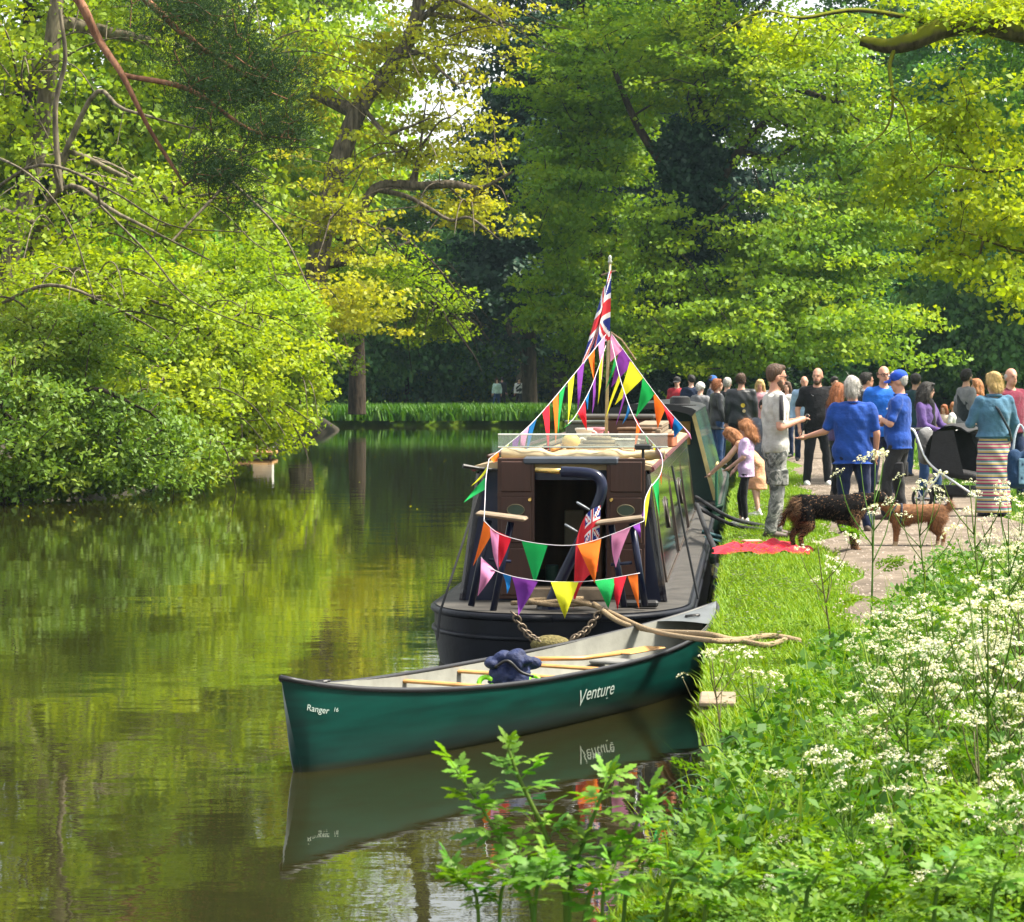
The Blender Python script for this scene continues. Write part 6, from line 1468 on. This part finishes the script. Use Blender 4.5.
# ------------------------------------------------------------------ cow parsley
STEM = leaf_mat('parsley_stem', [(.07, .13, .015), (.10, .17, .02), (.13, .19, .03)], .15, .02)
STEMP = mat('purple_stem', (.085, .075, .028), .6, .4, 12)
LF_PAR = leaf_mat('parsley_leaf', [(.045, .12, .005), (.10, .21, .007), (.21, .32, .012)], .45, .02)
LF_NET = leaf_mat('nettle_leaf', [(.030, .095, .008), (.055, .14, .010), (.09, .19, .012)], .4, .02)
UMB = leaf_mat('parsley_flower', [(.50, .52, .36), (.66, .66, .54), (.78, .77, .68)], .3, .0)
def frond(rng, ln, pairs=8, sub=4, w=.55, curl=.25):
    """feathery leaf in the xz plane pointing along +x, drooping at the tip; returns verts and triangles"""
    V = []; T = []
    def leaflet(b, d, n, l, wd):
        s = np.cross(n, d); s /= max(np.linalg.norm(s), 1e-6); o = len(V)
        V.extend([b, b + d * l * .45 + s * wd, b + d * l, b + d * l * .5 - s * wd]); T.extend([(o, o + 1, o + 2), (o, o + 2, o + 3)])
    up = np.array([0, 0, 1.0])
    for i in range(pairs):
        t = .25 + .75 * (i + .5) / pairs; p = np.array([ln * t, 0, -curl * ln * t * t]); tl = ln * w * (1 - t) ** .75 * (1 if i else .8) + ln * .04
        for sd in (-1, 1):
            d = np.array([.55, sd * .85, -.15 + rng.normal() * .15]); d /= np.linalg.norm(d)
            for k in range(sub):
                q = (k + .6) / sub; b = p + d * tl * q
                for s2 in (-1, 1):
                    dd = d * .7 + np.array([.6, -sd * .35, 0]) * s2 * .8 + rng.normal(size=3) * .18; dd /= np.linalg.norm(dd)
                    leaflet(b, dd, up + rng.normal(size=3) * .35, tl * .34 * (1.15 - .6 * q) + ln * .012, (tl * .075 + ln * .006) * (1.2 - .5 * q))
            leaflet(p + d * tl, d, up, tl * .25, tl * .06)
    leaflet(np.array([ln * .95, 0, -curl * ln * .9]), np.array([1, 0, -.4]), up, ln * .1, ln * .025)
    # rachis
    o = len(V); V.extend([np.array([0, -.003, 0]), np.array([0, .003, 0]), np.array([ln, 0, -curl * ln])]); T.append((o, o + 1, o + 2))
    return np.array(V), np.array(T)
def umbel(rng, R, n=11, fl=8):
    """flat-topped compound flower head, stalk joint at the origin"""
    V = []; T = []; mi = []
    for i in range(n):
        a = i * 2.4 + rng.normal() * .3; r = R * math.sqrt((i + .4) / n) * rng.uniform(.9, 1.1); c = np.array([r * math.cos(a), r * math.sin(a), R * .9 - .5 * r * r / R + rng.normal() * .006])
        o = len(V); V.extend([np.array([-.0012, 0, 0]), np.array([.0012, 0, 0]), c + np.array([0, 0, -.006])]); T.append((o, o + 1, o + 2)); mi.append(0)
        for k in range(fl):
            b = k * 2.4 + rng.random(); q = R * .24 * math.sqrt((k + .3) / fl); p = c + np.array([q * math.cos(b), q * math.sin(b), R * .20 - q * q / R * 2.6 + rng.normal() * .002]); s = R * rng.uniform(.065, .10)
            nrm = np.array([q * math.cos(b) / R * 5, q * math.sin(b) / R * 5, .8]) + rng.normal(size=3) * .35; nrm /= np.linalg.norm(nrm); u = np.cross(nrm, rng.normal(size=3)); u /= np.linalg.norm(u); v = np.cross(nrm, u); o = len(V)
            V.extend([p + u * s, p + v * s, p - u * s, p - v * s]); T.extend([(o, o + 1, o + 2), (o, o + 2, o + 3)]); mi.extend([1, 1])
    return np.array(V), np.array(T), np.array(mi)
ru = np.random.default_rng(101)
UM = []
for R in (.040, .050, .058, .034):
    V_, T_, mi_ = umbel(ru, R, 11 if R > .04 else 8); UM.append(np_mesh('flower_head', V_, T_, [STEM, UMB], mi_, tint=ru.random(len(T_))))
FR = []
for ln in (.24, .30, .20):
    V_, T_ = frond(ru, ln); FR.append(np_mesh('leaf', V_, T_, LF_PAR, tint=np.clip(ru.random() * .4 + ru.random(len(T_)) * .6, 0, 1)))
def parsley_variant(seed, h, nhead, purple=False):
    r = random.Random(seed); t = empty('cow_parsley')
    lean = Vector((r.uniform(-.12, .12), r.uniform(-.10, .10), 0)); m = MB()
    main = [Vector((0, 0, 0)), lean * .3 + Vector((0, 0, h * .35)), lean * .7 + Vector((0, 0, h * .7)), lean + Vector((0, 0, h))]
    P = catmull(main, 4); m.tube(P, [.0075 - .0050 * i / (len(P) - 1) for i in range(len(P))], 5)
    tips = [(P[-1], Vector((0, 0, 1)))]
    for k in range(nhead - 1):
        f = r.uniform(.42, .85); b = P[int(f * (len(P) - 1))]; a = k * 2.4 + r.uniform(-.4, .4); L_ = h * r.uniform(.22, .42)
        d = Vector((math.cos(a), math.sin(a), 0)); e = b + d * L_ * r.uniform(.45, .75) + Vector((0, 0, min(L_ * 1.0, h * 1.02 - b.z))); mid = b.lerp(e, .5) + d * L_ * .10
        m.tube(catmull([b, mid, e], 3), [.004, .0038, .0036, .0034, .003, .0026, .0022][:7], 4); tips.append((e, (e - mid).normalized() * .35 + Vector((0, 0, .8))))
    me = m.build('stem', STEMP if purple else STEM, t, smooth=True)
    for e, d in tips:
        o = link(bpy.data.objects.new('flower_head', UM[r.choice((0, 1, 1, 2, 3))]), t); o.location = e; d = d + Vector((r.uniform(-.4, .4), r.uniform(-.6, .2), 0)); o.rotation_euler = Vector((0, 0, 1)).rotation_difference(d).to_euler(); s = r.uniform(.85, 1.25); o.scale = (s, s, s)
    for k in range(5):
        f = r.uniform(.02, .6); b = P[int(f * (len(P) - 1))]; o = link(bpy.data.objects.new('leaf', FR[r.randrange(3)]), t); o.location = b; o.rotation_euler = (r.uniform(-.3, .3), -r.uniform(.2, .8), r.uniform(0, 6.28)); s = r.uniform(.8, 1.3) * (1.1 - .5 * f); o.scale = (s, s, s)
    return t
PV = [parsley_variant(200 + i, h, n, i % 4 == 0) for i, (h, n) in enumerate(((.78, 6), (.92, 7), (.62, 5), (1.0, 8), (.70, 6), (.52, 5)))]
PL = 'white-flowered cow parsley plant in the bank of wild flowers at right'; PG = 'cow parsley on the bank'
used = set(); rp2 = random.Random(31)
def plant_parsley(x, d, k=None, s=1.0, label=PL, rz=None, tilt=(0, 0)):
    k = rp2.randrange(len(PV)) if k is None else k
    if k not in used: o = PV[k]; used.add(k)
    else: o = copy_tree(PV[k])
    o.location = (x, d, GZ - .02); o.rotation_euler = (tilt[0], tilt[1], rp2.uniform(0, 6.28) if rz is None else rz); o.scale = (s, s, s); tag(o, label, 'plant', PG); return o
# where the flowers grow: a wedge from the near bank edge out to the path verge
def veg_left(d):
    P = [(5, .22), (7, .42), (8.5, .66), (10, .92), (11, 1.14), (12, 1.40), (13.5, 1.72), (15, 2.15), (17, 2.65), (20, 3.3), (23, 4.0), (26, 4.7)]
    for (a, x0), (b, x1) in zip(P, P[1:]):
        if d <= b: return x0 + (x1 - x0) * (d - a) / (b - a)
    return P[-1][1] + (d - 26) * .2
def veg_right(d): return .215 * d + .35
n_pl = 0; tries = 0; pts_ = []
while n_pl < 165 and tries < 8000:
    tries += 1; d = rp2.uniform(9, 23) if rp2.random() < .62 else rp2.uniform(7.4, 11.5); x = rp2.uniform(veg_left(d) + .22, veg_right(d))
    mn = .16 if d < 16 else .20
    if any((x - a) ** 2 + (d - b) ** 2 < mn * mn for a, b in pts_): continue
    pts_.append((x, d)); n_pl += 1
    plant_parsley(x, d, label=('white-flowered cow parsley plant at the front of the flower bank' if d < 9.5 else ('white-flowered cow parsley plant in the middle of the flower bank' if d < 13.2 else 'white-flowered cow parsley plant at the back of the flower bank by the path')), s=rp2.uniform(.72, 1.05) * (.8 if d < 9 else (1.0 if d < 13 else .82)) * (.58 + .42 * min(1, (x - veg_left(d) - .15) / .8)))
# single plants that stand out
for lab, px, py, d, k, s in (('tall cow parsley stem rising in front of the blue polo shirts', 872, 372, 17.0, 3, 1.16), ('cow parsley with flat flower heads in front of the shaggy dog', 835, 500, 15.2, 0, .95), ('cow parsley leaning out over the water beside the canoe end', 728, 640, 10.8, 4, .78), ('cow parsley overhanging the timber end of the bank', 765, 690, 10.8, 2, .85), ('tall cow parsley before the striped skirt', 985, 490, 16.5, 1, 1.12), ('tall cow parsley at the right edge of the picture', 1012, 500, 14.5, 3, 1.0), ('cow parsley before the pushchair wheels', 930, 480, 17.2, 1, 1.05)):
    x = (px - 512) / F * d; plant_parsley(x, d, k, s, lab)
# the leafy undergrowth between them, one mass
rg = np.random.default_rng(55)
FT_ = [frond(rg, 1.0, 7, 2, .62, .3) for _ in range(3)]
NV, NT, NI = [], [], []; off = 0
N = 2700; dd = 6.2 + (22 - 6.2) * rg.random(N) ** 1.25
for i in range(N):
    d = dd[i]; x0, x1 = veg_left(d) - .12, veg_right(d) + .1; x = x0 + (x1 - x0) * rg.random(); edge = min(1, (x - x0) / .35)
    V0, T0 = FT_[i % 3]; ln = rg.uniform(.14, .28); a = rg.uniform(0, 6.28); el_ = rg.uniform(-.1, .9)
    v = V0 * ln; ce, se = math.cos(el_), math.sin(el_); v = np.stack([v[:, 0] * ce - v[:, 2] * se, v[:, 1], v[:, 0] * se + v[:, 2] * ce], 1); c_, s_ = math.cos(a), math.sin(a); v = np.stack([v[:, 0] * c_ - v[:, 1] * s_, v[:, 0] * s_ + v[:, 1] * c_, v[:, 2]], 1)
    z = GZ + rg.uniform(-.02, .46) * (.3 + .7 * edge) * (1 if d < 17 else .75) * (.72 + .38 * math.sin(x * 5.3 + 1) * math.sin(d * 2.9)); NV.append(v + np.array([x, d, z])); NT.append(T0 + off); off += len(v); NI.append(np.clip(rg.random() * .55 + rg.random(len(T0)) * .45, 0, 1))
tag(np_obj('undergrowth', np.concatenate(NV), np.concatenate(NT), LF_PAR, tint=np.concatenate(NI)), 'dense feathery green undergrowth between the cow parsley', 'undergrowth', kind='stuff')
# broad nettle and dock leaves low down
n = 5200; d = 8 + 13 * rg.random(n) ** 1.3; x = np.array([veg_left(q) - .10 + (veg_right(q) - veg_left(q) + .2) * rg.random() for q in d]); C_ = np.stack([x, d, GZ + rg.uniform(0, .38, n)], 1)
V_, Q_, T_ = leaves(rg, C_, 3, (.07, .07, .06), .055, up=.8, rnd=.6, aspect=.28)
tag(np_obj('nettles', V_, Q_, LF_NET, tint=T_), 'mass of darker nettle leaves low in the undergrowth', 'nettles', kind='stuff')
P_ = np.stack([x[:700], d[:700], np.full(700, GZ - .02)], 1)
V_, T_, ti_ = tufts(rg, P_, 3, .46, .0045, .05, .5)
tag(np_obj('tall_grass', V_, T_, LF_GRASS, tint=ti_), 'tall grass blades among the cow parsley', 'grass', kind='stuff')

# ------------------------------------------------------------------ leafy plant in the foreground, reed blades
LF_FG = leaf_mat('hemlock_leaf', [(.06, .16, .010), (.11, .25, .014), (.19, .34, .02)], .45, .03)
def lobed(rng, ln):
    """one lobed leaf of three deeply cut leaflets, along +x"""
    V = []; T = []
    def blade(b, ang, l, tilt):
        d = np.array([math.cos(ang), math.sin(ang), tilt]); s = np.array([-math.sin(ang), math.cos(ang), 0]); n = 7; left = []; right = []
        for i in range(n + 1):
            t = i / n; wd = l * .34 * math.sin(math.pi * min(1, t * .92 + .06)) ** .8 * (1.0 if i % 2 else .62); c = b + d * l * t + np.array([0, 0, -.18 * l * t * t])
            left.append(c + s * wd + np.array([0, 0, .10 * wd])); right.append(c - s * wd + np.array([0, 0, .10 * wd]))
        o = len(V)
        for i in range(n + 1): V.extend([left[i], b + d * l * (i / n) + np.array([0, 0, -.18 * l * (i / n) ** 2]), right[i]])
        for i in range(n):
            a = o + i * 3; T.extend([(a, a + 1, a + 4), (a, a + 4, a + 3), (a + 1, a + 2, a + 5), (a + 1, a + 5, a + 4)])
    st = np.array([ln * .42, 0, .03 * ln])
    for b, a, l in ((st + [ln * .12, 0, 0], 0, .46), (st, .95, .40), (st, -.95, .40), (st * .62, 1.25, .26), (st * .62, -1.25, .26)): blade(np.array(b), a + rng.normal() * .12, ln * l, rng.normal() * .12)
    o = len(V); V.extend([np.array([0, -.004, 0]), np.array([0, .004, 0]), st + [ln * .15, 0, 0]]); T.append((o, o + 1, o + 2))
    return np.array(V), np.array(T)
LM = []
for ln in (.115, .085, .065, .10):
    V_, T_ = lobed(rg, ln); LM.append(np_mesh('leaf', V_, T_, LF_FG, tint=np.clip(rg.random() * .6 + rg.random(len(T_)) * .25, 0, 1)))
def leafy(label, stems, seed):
    r = random.Random(seed); b0 = stems[0][0][0]; t = thing('leafy_plant', label, 'plant', b0, group='leafy plants at the front edge of the bank')
    for pts, r0 in stems:
        P = catmull([p - b0 for p in pts], 5); n = len(P)
        MB().tube(P, [r0 * (1 - .62 * i / (n - 1)) for i in range(n)], 7).build('stem', STEM, t, smooth=True)
        m = max(9, int((P[-1] - P[0]).length / .030))
        for k in range(m):
            f = .30 + .70 * k / (m - 1); q = P[min(n - 1, int(f * (n - 1)))]; o = link(bpy.data.objects.new('leaf', LM[r.choice((0, 1, 3)) if f < .8 else r.choice((1, 2, 2))]), t)
            o.location = q; o.rotation_euler = (r.uniform(-.35, .35), -r.uniform(.0, .75) - (.5 if f > .93 else 0), k * 2.4 + r.uniform(-.5, .5)); s = r.uniform(.8, 1.2); o.scale = (s, s, s)
    return t
def st(px0, d, pts, r0): return ([Vector(((px0 - 512) / F * d, d, GZ - .02))] + [W(x, y, d) for x, y in pts], r0)
leafy('tall leafy plant with pale stems in front of the canoe reflection', [st(560, 6.3, [(566, 900), (548, 840), (520, 780), (508, 748)], .009), st(566, 6.3, [(570, 890), (585, 840), (600, 800), (612, 775)], .008), st(575, 6.25, [(588, 900), (625, 850), (640, 815), (652, 790)], .008), st(550, 6.3, [(530, 900), (505, 850), (480, 805), (455, 768)], .006)], 1)
leafy('shorter leafy plant at the bottom edge left of the tall one', [st(480, 6.2, [(478, 910), (465, 885), (450, 868)], .006), st(500, 6.2, [(500, 905), (512, 880), (520, 850)], .006), st(530, 6.1, [(535, 905), (545, 880), (550, 862)], .006)], 2)
leafy('leafy plant at the bottom edge under the reeds', [st(620, 6.6, [(625, 900), (640, 860), (660, 835)], .007), st(660, 6.6, [(668, 900), (690, 870), (705, 850)], .007), st(600, 6.1, [(602, 915), (606, 890), (615, 865)], .006), st(700, 6.4, [(705, 910), (725, 885), (745, 870)], .007)], 3)
leafy('leafy plant in the lower right corner', [st(800, 6.4, [(805, 910), (815, 880), (830, 860)], .007), st(860, 6.4, [(865, 905), (880, 885), (890, 865)], .007), st(930, 6.5, [(935, 905), (945, 880), (960, 855)], .007), st(990, 6.5, [(992, 905), (1000, 880), (1008, 860)], .006)], 4)
rb_ = MB(); b0 = W(770, 840, 9.2); b0.z = GZ - .1
t = thing('reed_clump', 'arching strap-leaved reed clump over the water at the bank edge', 'plant', b0)
for i, (ex, ey, ed) in enumerate(((655, 795, 9.4), (690, 752, 9.6), (668, 830, 9.0), (700, 800, 9.5), (640, 812, 9.2), (720, 740, 9.6))):
    e = W(ex, ey, ed) - b0; mid = e * .55 + Vector((0, 0, .20)); C = catmull([Vector((0.01 * i, 0, 0)), mid, e], 6); rows = []
    for k, q in enumerate(C): w_ = .010 * (1 - (k / (len(C) - 1)) ** 2) + .001; rows.append([q + Vector((0, -w_, w_ * .5)), q + Vector((0, 0, -.002)), q + Vector((0, w_, w_ * .5))])
    MB().grid(rows).build('blade', mat('reed_leaf', (.06, .12, .05), .5, .25, 10), t, smooth=True)

# small stones on the path, leaves afloat by the left bank
n = 7000; dq = 14 + 40 * rg.random(n) ** 1.4; pq = np.stack([path_left(dq) + 2.5 * rg.random(n), dq, np.full(n, GZ + .034)], 1); sz = rg.uniform(.006, .018, (n, 1))
o3 = np.array([[1, 0, 0], [-.4, .9, 0], [-.6, -.8, 0], [0, 0, .7]])
V_ = (pq[:, None, :] + o3[None] * sz[:, None, :] * rg.uniform(.7, 1.3, (n, 4, 1))).reshape(-1, 3); bq = np.arange(n)[:, None] * 4
tag(np_obj('path_gravel', V_, np.concatenate([bq + [0, 1, 3], bq + [1, 2, 3], bq + [2, 0, 3]], 1).reshape(-1, 3), mat('path_stone', (.22, .18, .15), .9, .4, 30)), 'loose small stones on the trodden path', 'gravel', kind='stuff')
n = 130; dq = rg.uniform(34, 75, n); xq = np.where(rg.random(n) < .85, -8.6 + rg.exponential(1.2, n), rg.uniform(-8, 1.0, n)); xq = np.minimum(xq, np.where(dq < 36, -.9, 2.0))
V_, Q_, T_ = leaves(rg, np.stack([xq, dq, np.full(n, .006)], 1), 1, (.01, .01, 0), .045, up=8, rnd=.2)
tag(np_obj('floating_leaves', V_, Q_, LF_YEL, tint=T_), 'scattered small leaves floating on the canal', 'leaves', kind='stuff')

# ------------------------------------------------------------------ thin smoky air over the canal
hz = MB().box((0, 130, 24), (640, 360, 54)).build('haze', None); hz.data.materials.clear()
hm_ = bpy.data.materials.new('thin_haze'); hm_.use_nodes = True; hm_.node_tree.nodes.clear()
_o = hm_.node_tree.nodes.new('ShaderNodeOutputMaterial'); _v = hm_.node_tree.nodes.new('ShaderNodeVolumePrincipled')
_v.inputs['Color'].default_value = (.60, .84, 1.0, 1); _v.inputs['Density'].default_value = 0.00014; _v.inputs['Anisotropy'].default_value = 0.2
hm_.node_tree.links.new(_v.outputs[0], _o.inputs['Volume']); hz.data.materials.append(hm_); tag(hz, kind='stuff')
